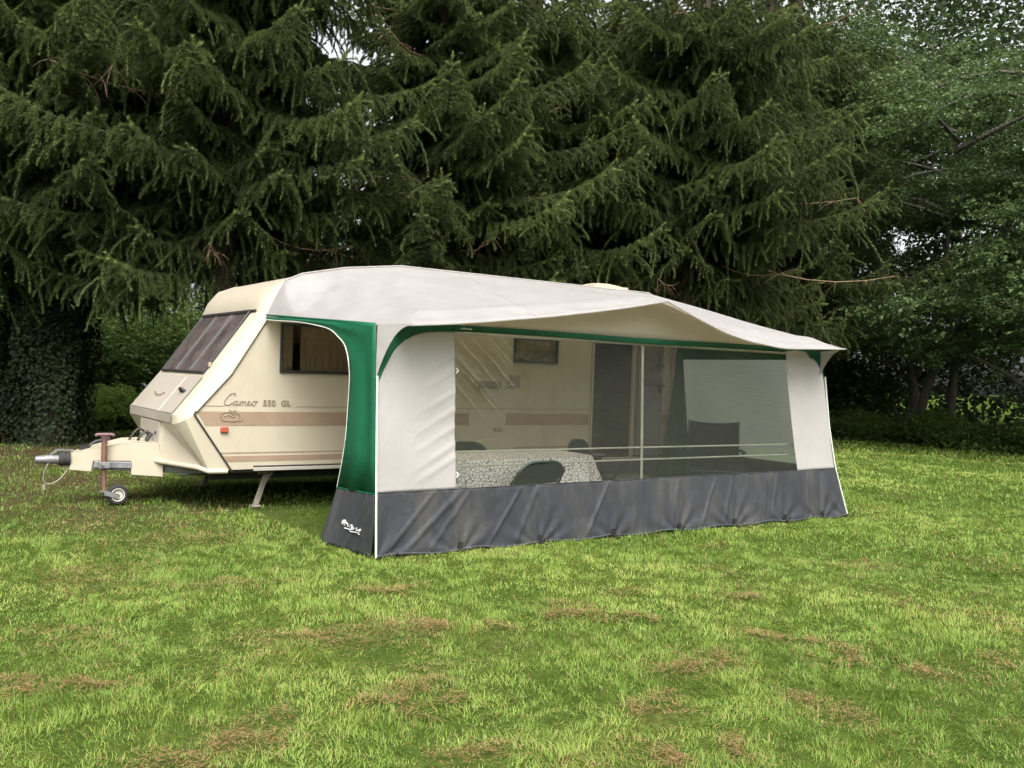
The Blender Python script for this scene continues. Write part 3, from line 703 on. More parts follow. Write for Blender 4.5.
p = MB(); p.lathe([(.045, -.034), (.085, -.036), (.098, -.02), (.10, 0), (.098, .02), (.085, .034), (.055, .03)], wc, 'y', 24); p.build('tyre', M['rubber'], jwo, smooth=40)
p = MB(); p.lathe([(0, -.030), (.018, -.032), (.022, -.024), (.045, -.030), (.062, -.040), (.066, -.034), (.066, .034), (0, .03)], wc, 'y', 20); p.build('rim', M['rim'], jwo, smooth=40)
# roof vent dome
rv = MB(); rv.box((4.62, .50, 2.54), (.56, .46, .09)); rv.grid(lambda u, v: (4.36 + .52 * u, .29 + .42 * v, 2.583 + .05 * (math.sin(PI * u) * math.sin(PI * v)) ** .5), 8, 8); rv.build('roof_vent', M['cream'], car, smooth=50)
# ------------------------------------------------------------------ the awning
aw = thing('caravan_awning', (2.7, -1.25, 0), 'white, green and dark grey awning with large clear front window, fixed to the caravan side', 'awning')
def lerp(a, b, t): return tuple(p + (q - p) * t for p, q in zip(a, b))
def along(tbl, u):
    """point at fraction u of a polyline by arc length"""
    L = [0]
    for a, b in zip(tbl, tbl[1:]): L.append(L[-1] + math.dist(a, b))
    t = u * L[-1]
    for i in range(len(tbl) - 1):
        if t <= L[i + 1] + 1e-9:
            k = 0 if L[i + 1] == L[i] else (t - L[i]) / (L[i + 1] - L[i]); return lerp(tbl[i], tbl[i + 1], k)
    return tbl[-1]
Y0, YF, YE = -.012, -2.50, -2.85
railL = [(0.0, Y0, 1.89), (.10, Y0, 2.10), (.176, Y0, 2.245), (.35, Y0, 2.325), (.8, Y0, 2.425), (1.43, Y0, 2.505)]
railR = [(5.0, Y0, 2.505), (5.28, Y0, 2.39), (5.45, Y0, 2.1), (5.49, Y0, 1.88)]
tipL, peak, tipR = (.066, YE, 1.735), (2.58, YE, 2.095), (5.13, YE, 1.794)
sagT = [(.066, 0), (.49, .022), (1.40, .035), (2.03, .024), (2.58, 0), (2.81, .053), (3.31, .147), (3.67, .170), (4.18, .153), (4.7, .07), (5.13, 0)]
vst_ = (YF - Y0) / (YE - Y0)
def roof(s, v):
    """s 0..1 left side, 1..2 front, 2..3 right side; v 0 at the caravan .. 1 at the eave"""
    if s <= 1:
        R = along(railL, s); E = lerp((-.012, -.03, 1.885), tipL, s); sag = .02 * math.sin(PI * s)
    elif s <= 2:
        u = s - 1; R = lerp(railL[-1], railR[0], u)
        E = lerp(tipL, peak, u * 2) if u < .5 else lerp(peak, tipR, u * 2 - 1)
        sag = interp(sagT, E[0])
    else:
        u = s - 2; R = along(railR, u); E = lerp(tipR, (5.50, -.03, 1.875), u); sag = .02 * math.sin(PI * u)
    x, y, z = lerp(R, E, v)
    z -= sag * (v ** 6)
    z -= .045 * math.sin(PI * v) * (math.sin(PI * min(1, max(0, s - 1))) * .6 + .1)        # cloth hangs a little between rail and eave
    z += .030 * math.exp(-((v - vst_) / .05) ** 2) * (1 if 1 < s < 2 else 0)
    if s < .9: z -= .075 * math.exp(-((s - .42) / .17) ** 2) * math.sin(PI * min(1, v * 1.15)) 
    if s < 1: z += .012 * math.sin(22 * (s - .2 * v)) * math.sin(PI * v) * math.sin(PI * s)
    z += .006 * math.sin(s * 31 + v * 9) * math.sin(PI * v)
    return (x, y, z)
rf = MB()
rf.grid(lambda u, v: roof(3 * u, v), 150, 36)
rfo = rf.build('roof', M['roof'], aw, smooth=70, solid=.003)
pp = MB(); pp.tube([roof(3 * k / 120, 1.0) for k in range(121)], .008, 6); pp.build('hem', M['roof'], rfo, smooth=60)
for sv in (1.22, 1.5, 1.78):
    pp = MB(); pp.tube([tuple(a + b for a, b in zip(roof(sv, k / 60), (0, 0, .002))) for k in range(61)], .004, 5); pp.build('seam', M['roof'], rfo, smooth=60)
pp = MB(); pp.tube([tuple(a + b for a, b in zip(roof(1.0 + k / 60, .945), (0, -.001, .002))) for k in range(61)], .003, 5); pp.build('seam', M['roof'], rfo, smooth=60)
pp = MB(); pp.tube([(x, y - .004, z + .006) for x, y, z in railL + railR], .010, 6); pp.build('bead', M['roof'], rfo, smooth=60)

# --- front wall
def xl(z): return -.038 * z / 1.738
def xr(z): return interp([(-.1, 5.68), (0, 5.65), (.515, 5.474), (1.522, 5.272), (1.766, 5.189), (2.2, 5.1)], z)
def yfr(x, z):
    """the wall leans out towards the ground, more at the right"""
    return YF - (.02 + .065 * max(0, min(1, x / 5.65))) * max(0, 1 - z / 1.0) ** 1.2
def sheet(name, left, right, bot, top, mat, nu, nv, disp=None, dy=0, solid=.0015, parent=None):
    """front-wall panel: left/right x as functions of z, bottom/top z as functions of u"""
    def fn(u, v):
        z = bot(u) + (top(u) - bot(u)) * v
        x = left(z) + (right(z) - left(z)) * u
        y = yfr(x, z) + dy
        if disp: y -= disp(x, z)
        return (x, y, z)
    m = MB(); m.grid(fn, nu, nv)
    return m.build(name, mat, parent or aw, smooth=80, solid=solid)
def skt(x): return .484 + .031 * max(0, x) / 5.474
PEGS = [0.0, .72, 1.5, 2.3, 3.1, 3.85, 4.6, 5.2, 5.65]
def skirt_fold(x, z):
    d = 0
    for i, p in enumerate(PEGS):
        dx = x - p; r = math.hypot(dx, z + .04)
        a = math.atan2(dx, z + .04)
        d += .007 * math.cos(a * (9 + 2 * (i % 3)) + i * 1.3) * math.exp(-((r - .15) / .24) ** 2)
    d += .003 * math.sin(x * 23 + 7 * z) * math.sin(x * 5.1) + .010 * max(0, .15 - z) * math.sin(x * 17)
    # long diagonal creases
    for x0, sl, w, am in ((.15, .9, .02, .02), (.32, 1.1, .03, .024), (.52, .8, .022, .018), (1.62, -.35, .03, .022), (1.30, .5, .025, .018), (2.45, -.4, .022, .018), (3.05, .2, .02, .014), (3.75, .28, .018, .020), (4.32, .12, .014, .014), (4.44, .22, .014, .018), (5.0, .05, .014, .012), (2.05, .55, .016, .026), (2.75, -.3, .014, .022), (3.45, .45, .012, .026), (.78, -.5, .016, .022), (1.05, .7, .014, .024)):
        t_ = (x - x0 - sl * (z - .1)) / w
        d += .6 * am * math.exp(-t_ * t_) * min(1, z / .12 + .2) * max(0, min(1, (.52 - z) / .1))
    return d
sk_ = sheet('skirt', xl, xr, lambda u: -.015 + .008 * math.sin(u * 40), lambda u: skt(5.474 * u), M['skirt'], 420, 26, skirt_fold)
sm = MB(); sm.tube([(x, yfr(x, 0) - .02 - skirt_fold(x, .012), .012 + .010 * math.sin(x * 9)) for x in [5.65 * k / 160 for k in range(161)]], .010, 6); sm.build('ground_seam', M['skirt'], sk_)
sm = MB(); sm.tube([(xl(.5) + (5.474) * k / 80, yfr(5.474 * k / 80, .5) - .004, skt(5.474 * k / 80)) for k in range(81)], .0035, 5); sm.build('skirt_seam', M['logo'] if False else M['skirt'], sk_)
for x in PEGS[1:-1]:
    lp_ = MB(); y = yfr(x, 0) - .028; lp_.box((x, y, .035), (.035, .012, .08)); lp_.bar((x, y - .004, .012), (x + .01, y - .07, .004), .022, .006); lp_.build('peg_loop', M['black'], sk_)
# left white panel with rounded top corner
gi = [(-.03, 1.25), (-.018, 1.32), (.018, 1.40), (.055, 1.47), (.094, 1.543), (.14, 1.595), (.192, 1.638), (.27, 1.68), (.363, 1.708), (.50, 1.722), (.70, 1.728)]
def wx(z): return .683 - .051 * (z - .485) / 1.24
def wrx(z): return 4.85 - .235 * (z - .5) / 1.24
def lw_disp(x, z):
    d = .005 * math.sin(z * 9 + x * 4)
    for x0, z0, am in ((.45, .62, .016), (.5, .75, .016), (.52, .9, .014), (.54, 1.05, .014), (.55, 1.2, .012), (.5, 1.35, .012), (.55, 1.5, .012)):
        t_ = ((z - z0) - .55 * (x - x0)) / .022
        d += .5 * am * math.exp(-t_ * t_) * max(0, min(1, (x - .25) / .3))
    return d
sheet('left_panel', xl, wx, lambda u: skt(.66 * u), lambda u: interp(gi, -.03 + .67 * u + .0), M['wall'], 60, 60, lw_disp)
# right white panel
rc = [(4.60, 1.745), (4.80, 1.765), (4.937, 1.755), (5.075, 1.690), (5.15, 1.640), (5.199, 1.585), (5.257, 1.489), (5.30, 1.36)]
sheet('right_panel', wrx, xr, lambda u: .5 + .015 * u, lambda u: interp(rc, 4.61 + .66 * u), M['wall'], 40, 40, lambda x, z: .006 * math.sin(x * 13 + 2.0 * z) + .004 * math.sin(z * 8))
# green pieces: band, corner sweeps
def ybz(o): return YF - o
gb = MB()
outer = [(-.034, 1.25), (-.036, 1.35), (-.036, 1.45), (-.037, 1.55), (-.037, 1.63), (-.038, 1.70), (.0, 1.742), (.12, 1.755), (.30, 1.768), (.50, 1.775), (.70, 1.778)]
gb.add([p for (a, b) in zip(outer, gi) for p in ((a[0], YF - .004, a[1]), (b[0], YF - .005, b[1]))], [(2 * i, 2 * i + 1, 2 * i + 3, 2 * i + 2) for i in range(len(gi) - 1)])
gb.build('corner_sweep', M['green_dark'], aw, solid=.002)
gb = MB()
gb.grid(lambda u, v: (.60 + 4.02 * u, YF - .008 - .003 * math.sin(u * 60), (1.728 + .010 * u) + (.050) * v + .004 * math.sin(u * 9)), 80, 3)
bo = gb.build('green_band', M['green_dark'], aw, smooth=60, solid=.002)
lg = MB()
for k, wd_ in enumerate((.012, .018, .010, .016, .014)): lg.box((.685 + .022 * k, YF - .0125, 1.752 + .003 * (k % 2)), (wd_, .002, .014))
lg.build('band_print', M['logo'], bo)
gb = MB()
o2 = [(4.60, 1.775), (4.80, 1.782), (4.937, 1.785), (5.075, 1.78), (5.14, 1.775), (5.188, 1.766), (5.262, 1.51), (5.302, 1.36)]
gb.add([p for (a, b) in zip(o2, rc) for p in ((a[0], YF - .004, a[1]), (b[0], YF - .005, b[1]))], [(2 * i, 2 * i + 1, 2 * i + 3, 2 * i + 2) for i in range(len(rc) - 1)])
gb.build('corner_sweep', M['green_dark'], aw, solid=.002)
# gable between band and roof
gm = MB(); vst = (YF - Y0) / (YE - Y0)
def gab(u, v):
    p = roof(1 + u, vst); z0 = 1.775
    return (p[0], YF - .001 - .008 * math.sin(u * 37 + 2 * v) * v, z0 + (max(p[2] - .006, z0 + .002) - z0) * v)
gm.grid(gab, 80, 6); gm.build('gable_panel', M['gable'], aw, smooth=70, solid=.0015)
# overhang brackets (curved wings between wall corner and eave tip)
def wing(cx0, cx1, zt0, zt1, zb, name):
    m = MB(); n = 10; vs = []; fs = []
    for i in range(n + 1):
        t_ = i / n
        y = YF - (.345) * t_
        xt = cx0 + (cx1 - cx0) * t_; zt = zt0 + (zt1 - zt0) * t_
        zl = zb + (zt1 - zb) * (1 - (1 - t_) ** 2.2) ** 1.0 if t_ > 0 else zb
        vs += [(xt, y, zt), (xt + (.0 if t_ else 0), y, min(zl, zt - .001))]
        if i: k = 2 * i; fs.append((k - 2, k - 1, k + 1, k))
    m.add(vs, fs); return m.build(name, M['wall'], aw, solid=.002)
wing(-.040, .060, 1.742, 1.733, 1.34, 'overhang_wing')
wing(5.195, 5.128, 1.770, 1.788, 1.50, 'overhang_wing')
# clear front window
t = NT('clear_pvc')
tb = t.n('ShaderNodeBsdfTransparent'); tb.inputs[0].default_value = (.93, .93, .87, 1)
gl_ = t.n('ShaderNodeBsdfGlossy', Roughness=.06); gl_.inputs[0].default_value = (1, 1, 1, 1)
df_ = t.n('ShaderNodeBsdfDiffuse'); df_.inputs[0].default_value = (.45, .46, .40, 1)
fr = t.n('ShaderNodeFresnel', IOR=1.5)
tc = t.n('ShaderNodeTexCoord'); mp = t.n('ShaderNodeMapping'); mp.inputs['Scale'].default_value = (1, 1, 1.6); t.l(tc.outputs['Object'], mp.inputs[0])
nz = t.n('ShaderNodeTexNoise', Scale=3.2, Detail=5.0, Roughness=.55, Distortion=.8); t.l(mp.outputs[0], nz.inputs['Vector'])
bp = t.n('ShaderNodeBump', Strength=.5, Distance=.02); t.l(nz.outputs['Fac'], bp.inputs['Height'])
t.l(bp.outputs[0], gl_.inputs['Normal']); t.l(bp.outputs[0], fr.inputs['Normal'])
m1 = t.n('ShaderNodeMixShader'); m1.inputs[0].default_value = .05; t.l(tb.outputs[0], m1.inputs[1]); t.l(df_.outputs[0], m1.inputs[2])
m2 = t.n('ShaderNodeMixShader'); t.l(fr.outputs[0], m2.inputs[0]); t.l(m1.outputs[0], m2.inputs[1]); t.l(gl_.outputs[0], m2.inputs[2]); t.l(m2.outputs[0], t.out.inputs[0])
M['pvc'] = t.m
fr_rng = random.Random(5)
FOLDS = [(fr_rng.uniform(0, .62), fr_rng.uniform(.010, .017), fr_rng.uniform(.9, 2.0), fr_rng.uniform(0, .25)) for _ in range(15)]
def win_fold(x, z):
    # tension folds running down from the top left corner
    px, pz = x - .64, 1.725 - z
    al = .75 * px + .66 * pz; ac = .66 * px - .75 * pz + .33
    d = 0
    for c, wd_, am, st in FOLDS:
        t_ = (ac - c) / wd_
        if abs(t_) < 3:
            fan = math.exp(-((al - .12 - st) / .24) ** 2)
            d += .020 * am * math.exp(-t_ * t_) * fan
    d += .004 * math.sin(x * 3.1 + z * 5) + .003 * math.sin(x * 7.7 - z * 3)
    return d
sheet('front_window', wx, wrx, lambda u: skt(5.0 * u) + .002, lambda u: 1.732 + .012 * u, M['pvc'], 640, 190, win_fold, dy=.002, solid=0)
for x, z in ((.645, 1.42), (4.665, 1.56), (.68, .60)):
    tg = MB(); tg.tube([(x, YF - .02, z - .02), (x + .012, YF - .03, z), (x, YF - .02, z + .02)], .007, 6); tg.build('toggle', M['white_cord'], aw)
# corner piping
cp = MB(); cp.tube([(xl(z) - .004, yfr(0, z) - .012, z) for z in [1.36 * k / 30 for k in range(31)]], .009, 7); cp.build('corner_piping', M['white_cord'], aw, smooth=60)
cp = MB(); cp.tube([(xr(z) + .004, yfr(5.6, z) - .008, z) for z in [1.50 * k / 30 for k in range(31)]], .008, 7); cp.build('corner_piping', M['white_cord'], aw, smooth=60)
# --- left side: swept green opening frame and skirt
def sxp(y, z, o=0): return -.038 * z / 1.74 * (-y / 2.5) - .012 * (1 - min(1, -y / 2.5)) - o
top_o = [(-.045, 1.905), (-.106, 1.90), (-.40, 1.882), (-.87, 1.852), (-1.365, 1.822), (-1.74, 1.80), (-1.94, 1.788), (-2.20, 1.772), (-2.46, 1.755), (-2.488, 1.55), (-2.49, 1.30), (-2.495, 1.0), (-2.498, .75), (-2.5, .474)]
inn = [(-.05, 1.85), (-.106, 1.846), (-.42, 1.828), (-.87, 1.806), (-1.365, 1.759), (-1.62, 1.72), (-1.78, 1.66), (-1.90, 1.60), (-1.97, 1.51), (-2.012, 1.38), (-2.01, 1.24), (-1.995, 1.118), (-1.945, .795), (-1.815, .444)]
sg = MB(); nr_ = len(inn); K = 8
def sidept(i, j):
    a, b = top_o[i], inn[i]; t_ = j / K
    y = a[0] + (b[0] - a[0]) * t_; z = a[1] + (b[1] - a[1]) * t_
    return (sxp(y, z) - .010 * math.sin(t_ * 9 + i * .7) * math.sin(PI * t_) - (.012 * math.sin(t_ * 13) if i > 8 else 0), y, z)
sg.add([sidept(i, j) for i in range(nr_) for j in range(K + 1)], [(i * (K + 1) + j, (i + 1) * (K + 1) + j, (i + 1) * (K + 1) + j + 1, i * (K + 1) + j + 1) for i in range(nr_ - 1) for j in range(K)])
sgo = sg.build('side_frame', M['green'], aw, smooth=60, solid=.002)
pp = MB(); pp.tube([(sxp(y, z) - .004, y, z) for y, z in sm_curve(inn, 5)], .0048, 7); pp.build('opening_piping', M['white_cord'], sgo, smooth=60)
# skirt of the left side
def sskirt(u, v):
    yt = -1.815 + (-2.5 + 1.815) * u; zt = .444 + .03 * u
    yb = -1.58 + (-2.515 + 1.58) * u
    y = yb + (yt - yb) * v; z = -.01 + (zt + .01) * v
    x = -.045 * (1 - v) + sxp(yt, zt) * v
    f = 0
    for c, sl, am, wd_ in ((.12, -.1, .03, .05), (.3, .05, .035, .05), (.52, .2, .025, .04), (.68, .32, .03, .035), (.84, .3, .03, .04)):
        t_ = (u - c - sl * (v - .5)) / wd_; f += am * math.exp(-t_ * t_)
    return (x - f * (1 - .5 * v) - .02 * (1 - v) * math.sin(u * 6), y, z)
ss = MB(); ss.grid(sskirt, 70, 18); sso = ss.build('side_skirt', M['skirt'], aw, smooth=70, solid=.002)
pp = MB(); pp.tube([tuple(a + b for a, b in zip(sskirt(k / 30, 1), (-.004, 0, 0))) for k in range(31)], .005, 5); pp.build('seam', M['green'], sso)
# white print on the side skirt: a small emblem and a slanting word
lgm = MB()
def lp(u, v, o=.010):
    p = sskirt(u, v); return (p[0] - o, p[1], p[2])
def lblob(pts, r):
    lgm.tube([lp(u, v) for u, v in pts], r, 6)
def lsm(pts, r): lblob(sm_curve(pts, 6), r)
lsm([(.40, .43), (.415, .465), (.445, .47), (.455, .44), (.43, .415), (.40, .43)], .009); lsm([(.415, .44), (.44, .445)], .009)
lsm([(.49, .40), (.51, .445), (.53, .445), (.535, .395)], .006); lsm([(.56, .39), (.565, .425), (.59, .42), (.60, .38)], .006)
lsm([(.63, .38), (.62, .41), (.65, .415), (.665, .385), (.63, .375)], .006); lsm([(.69, .41), (.69, .37), (.72, .375)], .006)
lsm([(.745, .365), (.74, .395), (.77, .40), (.785, .37), (.80, .40)], .006)
lsm([(.50, .365), (.60, .342), (.70, .333), (.80, .335)], .0045)
lgm.build('skirt_print', M['logo'], sso, smooth=60)
# --- right side wall
t = NT('grey_gauze')
tb = t.n('ShaderNodeBsdfTransparent'); tb.inputs[0].default_value = (.75, .80, .78, 1)
df_ = t.n('ShaderNodeBsdfDiffuse'); tr_ = t.n('ShaderNodeBsdfTranslucent')
tc = t.n('ShaderNodeTexCoord'); wv = t.n('ShaderNodeTexWave', Scale=14.0, Distortion=.6, _bands_direction='Z'); t.l(tc.outputs['Object'], wv.inputs['Vector'])
rr = t.ramp(wv.outputs['Fac'], [(.0, (.38, .42, .40)), (1, (.50, .54, .52))])
t.l(rr.outputs[0], df_.inputs[0]); t.l(rr.outputs[0], tr_.inputs[0])
m1 = t.n('ShaderNodeMixShader'); m1.inputs[0].default_value = .68; t.l(df_.outputs[0], m1.inputs[1]); t.l(tr_.outputs[0], m1.inputs[2])
m2 = t.n('ShaderNodeMixShader'); m2.inputs[0].default_value = .80; t.l(tb.outputs[0], m2.inputs[1]); t.l(m1.outputs[0], m2.inputs[2]); t.l(m2.outputs[0], t.out.inputs[0])
M['gauze'] = t.m
def rw(u, z, o=0):      # u 0 at the caravan .. 1 at the front corner
    xb_, xt_ = 5.60 + .05 * u, 5.50 + (5.17 - 5.50) * u
    k = z / 1.8
    return (xb_ + (xt_ - xb_) * k - o, -.06 - (2.42) * u, z)
m = MB(); m.grid(lambda u, v: rw(u, -.01 + .52 * v, .008 * math.sin(u * 30) * (1 - v)), 60, 8); m.build('side_skirt', M['skirt'], aw, smooth=70, solid=.002)
m = MB(); m.grid(lambda u, v: rw(.05 + .95 * u, .51 + 1.17 * v, .004 * math.sin(u * 11 + v * 5)), 40, 20); m.build('side_blind', M['gauze'], aw, smooth=70)
m = MB(); m.grid(lambda u, v: rw(u, 1.68 + (.10 + .09 * (1 - u)) * v, .004), 20, 4); m.build('side_frame', M['green_dark'], aw, solid=.002)
m = MB(); m.grid(lambda u, v: rw(.05 * u, .51 + 1.17 * v), 4, 16); m.build('side_frame', M['green_dark'], aw, solid=.002)
def drape(u, v):
    a = (5.44 - .24 * (1 - v) ** 1.4, -.10, .12 + 1.66 * v); b = rw(.06 + .05 * (1 - v), .12 + 1.66 * v, .03)
    p = lerp(a, b, u); return (p[0], p[1] - .03 * math.sin(u * 22) * (1.2 - v), p[2])
m = MB(); m.grid(drape, 40, 14); m.build('tied_drape', M['curtain_green'], aw, smooth=70, solid=.002)
m = MB(); m.grid(lambda u, v: (1.02 + 4.40 * u, -.035 - .012 * math.sin(u * 90) * (1 - .6 * v) - .03 * (1 - v), -.005 + .40 * v), 160, 6); m.build('draught_skirt', M['skirt'], aw, smooth=70, solid=.002)
# --- frame poles and the two white tension bars behind the window
pl = MB(); pl.tube([(2.765, -2.42, 0), (2.70, -2.42, 1.72), (2.68, -2.44, 2.02)], .0125, 10); pl.build('centre_pole', M['steelpole'], aw, smooth=50)
for x0, x1 in ((.06, .02), (5.50, 5.14)):
    pl = MB(); pl.tube([(x0, -2.45, 0), (x1, -2.45, 1.72)], .0125, 10); pl.build('corner_pole', M['steelpole'], aw, smooth=50)
for za, zb_ in ((.770, .778), (.652, .671)):
    pl = MB(); pl.tube([(.05, -2.43, za - .003), (2.5, -2.425, (za + zb_) / 2 + .002), (5.36, -2.43, zb_)], .0075, 8); pl.build('tension_bar', M['white_cord'], aw, smooth=50)
for a, b in (((.03, -2.45, 1.715), (.9, -.02, 2.36)), ((2.68, -2.44, 2.00), (2.9, -.02, 2.44)), ((5.13, -2.45, 1.73), (4.95, -.02, 2.42))):
    pl = MB(); pl.tube([a, b], .011, 8); pl.build('roof_pole', M['steelpole'], aw, smooth=50)
pl = MB(); pl.tube([(.03, -2.46, 1.715), (2.68, -2.45, 1.725), (5.14, -2.46, 1.73)], .011, 8); pl.build('eave_pole', M['steelpole'], aw, smooth=50)

# pegs along the front
for i, x in enumerate((.10, 1.5, 3.1, 4.6, 5.66)):
    pg = MB(); y = yfr(x, 0) - .07 - (.06 if i == 0 else 0)
    pg.tube([(x, y + .03, -.03), (x, y - .015, .05), (x, y - .03, .062), (x, y - .04, .05)], .006, 6)
    o = pg.build('tent_peg', M['black'])
    lab = ['dark peg in the grass at the awning front left corner', 'dark peg below the patterned tablecloth end of the window', 'dark peg below the centre pole of the awning', 'dark peg below the green chair by the side blind', 'dark peg at the awning front right corner']
    tag(o, lab[i], 'tent peg', 'pegs along the awning skirt')
# guy strap to the left peg: a small dark block lying beside it
# ------------------------------------------------------------------ furniture inside
tb_ = thing('folding_table', (1.75, -1.65, 0), 'camping table hidden under the black and white patterned cloth', 'table')
p = MB(); p.box((1.75, -1.65, .645), (1.40, .70, .025)); p.build('tabletop', M['wood'], tb_, bevel=.01)
for x in (1.12, 2.38):
    for y in (-1.95, -1.35): p = MB(); p.tube([(x, y, 0), (x, y, .632)], .014, 8); p.build('leg', M['galv'], tb_, smooth=50)
t = NT('patterned_cloth'); b = t.bsdf(Roughness=.7)
tc = t.n('ShaderNodeTexCoord')
vo = t.n('ShaderNodeTexVoronoi', Scale=30.0, _feature='DISTANCE_TO_EDGE'); t.l(tc.outputs['Object'], vo.inputs['Vector'])
vo2 = t.n('ShaderNodeTexVoronoi', Scale=60.0); t.l(tc.outputs['Object'], vo2.inputs['Vector'])
r1 = t.ramp(vo.outputs['Distance'], [(.028, (.08, .08, .09)), (.075, (.85, .84, .84))])
r2 = t.ramp(vo2.outputs['Distance'], [(.22, (.25, .25, .26)), (.34, (1, 1, 1))])
mx = t.n('ShaderNodeMix', _data_type='RGBA', _blend_type='MULTIPLY'); mx.inputs[0].default_value = .45; t.l(r1.outputs[0], mx.inputs[6]); t.l(r2.outputs[0], mx.inputs[7]); t.l(mx.outputs[2], b.inputs['Base Color'])
def cloth(u, v):
    a = 2 * PI * u; n = 5
    c, s_ = math.cos(a), math.sin(a)
    ex, ey = abs(c) ** (2 / n) * (1 if c >= 0 else -1), abs(s_) ** (2 / n) * (1 if s_ >= 0 else -1)
    if v <= .6: k = v / .6; return (1.75 + .82 * ex * k, -1.65 + .42 * ey * k, .662)
    k = (v - .6) / .4; fl_ = k * (.07 + .03 * math.sin(a * 9) + .02 * math.sin(a * 4 + 1))
    return (1.75 + (.82 + .006 + fl_ * 1.1) * ex, -1.65 + (.42 + .006 + fl_) * ey, .662 - .012 * min(1, k * 8) - .24 * k)
p = MB(); p.grid(cloth, 144, 20); o = p.build('tablecloth', t.m, smooth=50)
tag(o, 'white cloth with black lattice pattern draped over the table inside the awning', 'tablecloth')

def chair(loc, rz, label, hb, w, frame, arms=True, rnd=False, seat=.42):
    c = thing('folding_chair', loc, label, 'chair', 'folding chairs in the awning', rz)
    def B(mb, name, mat, **k): return mb.build(name, mat, c, world=False, **k)
    p = MB(); p.grid(lambda u, v: (-w / 2 + w * u, -.22 + .44 * v, seat - .035 * math.sin(PI * u) * math.sin(PI * v)), 10, 8); B(p, 'seat', M['greenchair'], smooth=60, solid=.012)
    zb0 = seat + .06
    def bk(u, v):
        x = (u - .5) * w; top = hb - (.025 * math.sin(PI * u) if not rnd else .09 * (2 * u - 1) ** 4)
        z = zb0 + (top - zb0) * v; return (x, .20 + .11 * v + .03 * math.sin(PI * u), z)
    p = MB(); p.grid(bk, 16, 10); B(p, 'backrest', M['greenchair'], smooth=60, solid=.012)
    p = MB()
    if rnd: p.tube([bk(k / 16, 1.0) for k in range(17)], .012, 8)
    for sx in (-1, 1):
        x = sx * w / 2; p.tube([(x, -.22, seat), (x, .21, seat), (x, .20 + .11, (hb if not rnd else hb - .09) + .01)], .011, 8)
    p.tube([(-w / 2, -.22, seat), (w / 2, -.22, seat)], .011, 8); B(p, 'frame', frame, smooth=50)
    for sx in (-1, 1):
        x = sx * (w / 2 + .015)
        p = MB(); p.tube([(x, -.22, 0.0), (x, .20, seat + .02)], .010, 8); B(p, 'leg', frame, smooth=50)
        p = MB(); p.tube([(x, .24, 0.0), (x, -.20, seat + .02)], .010, 8); B(p, 'leg', frame, smooth=50)
        if arms:
            p = MB(); p.box((x, .0, seat + .22), (.05, .46, .022)); p.bar((x, -.18, seat + .02), (x, -.18, seat + .21), .016); B(p, 'armrest', M['black'], bevel=.006)
    return c
chair((1.52, -2.17, 0), PI + .1, 'low dark green chair with rounded back standing in front of the patterned tablecloth', .68, .52, M['chairframe'], False, True)
chair((1.88, -1.0, 0), -.1, 'dark chair with rounded back on the caravan side of the table', .69, .46, M['chairframe'], False, True, .36)
chair((3.42, -1.0, 0), .1, 'low dark chair showing just above the right end of the tablecloth', .70, .32, M['chairframe'], False, True)
chair((4.66, -1.55, 0), -.75, 'high-backed dark green chair in front of the grey side blind', .95, .56, M['chairframe'], True)
# low step and dark box by the caravan door
st = thing('door_step', (4.42, -.32, 0), 'grey plastic step on the grass below the caravan door', 'step')
p = MB(); p.box((4.42, -.32, .215), (.56, .34, .03)); p.build('tread', M['panelgrey'], st, bevel=.008)
for x in (4.17, 4.67): p = MB(); p.box((x, -.32, .10), (.04, .30, .20)); p.build('side', M['panelgrey'], st, bevel=.006)
bx = thing('storage_box', (3.62, -.40, 0), 'dark lidded storage box against the caravan, between table and door', 'box')
p = MB(); p.box((3.62, -.40, .25), (.46, .34, .50)); p.build('tub', M['dark'], bx, bevel=.015)
p = MB(); p.box((3.62, -.40, .515), (.50, .38, .03)); p.build('lid', M['panelgrey'], bx, bevel=.008)
# ------------------------------------------------------------------ vegetation
def frame(T):
    """two unit vectors perpendicular to T (N,3)"""
    T = T / np.maximum(np.linalg.norm(T, axis=1, keepdims=True), 1e-9)
    ref = np.where(np.abs(T[:, 2:3]) < .9, np.array([[0, 0, 1.]]), np.array([[1., 0, 0]]))
    A = np.cross(T, ref); A /= np.linalg.norm(A, axis=1, keepdims=True)
    return T, A, np.cross(T, A)

def bez(P0, P1, P2, t):
    t = t[:, None]
    return (1 - t) ** 2 * P0 + 2 * t * (1 - t) * P1 + t * t * P2, 2 * (1 - t) * (P1 - P0) + 2 * t * (P2 - P1)

def needles(P0, P1, P2, tone, rng, per_m, nl, nw):
    """needle tufts along every twig curve -> triangles (N,3,3) and tone (N,3)"""
    L = np.linalg.norm(P1 - P0, axis=1) + np.linalg.norm(P2 - P1, axis=1)
    cnt = np.maximum(3, (L * per_m).astype(int)); k = np.repeat(np.arange(len(L)), cnt); n = len(k)
    t = rng.uniform(0, 1, n)
    p, T = bez(P0[k], P1[k], P2[k], t); T, A, B = frame(T)
    q = rng.uniform(0, 2 * PI, n)[:, None]
    rad = A * np.cos(q) + B * np.sin(q); tan = -A * np.sin(q) + B * np.cos(q)
    ln = (nl * rng.uniform(.7, 1.25, n) * (1.05 - .35 * t))[:, None]
    tip = p + (T * .72 + rad * .75) * ln
    w = tan * nw * .5
    bb = p - T * ln * .1
    V = np.stack([bb - w, bb + w, tip], 1)
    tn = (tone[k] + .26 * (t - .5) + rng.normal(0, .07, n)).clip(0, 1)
    return V, np.repeat(tn[:, None], 3, 1)

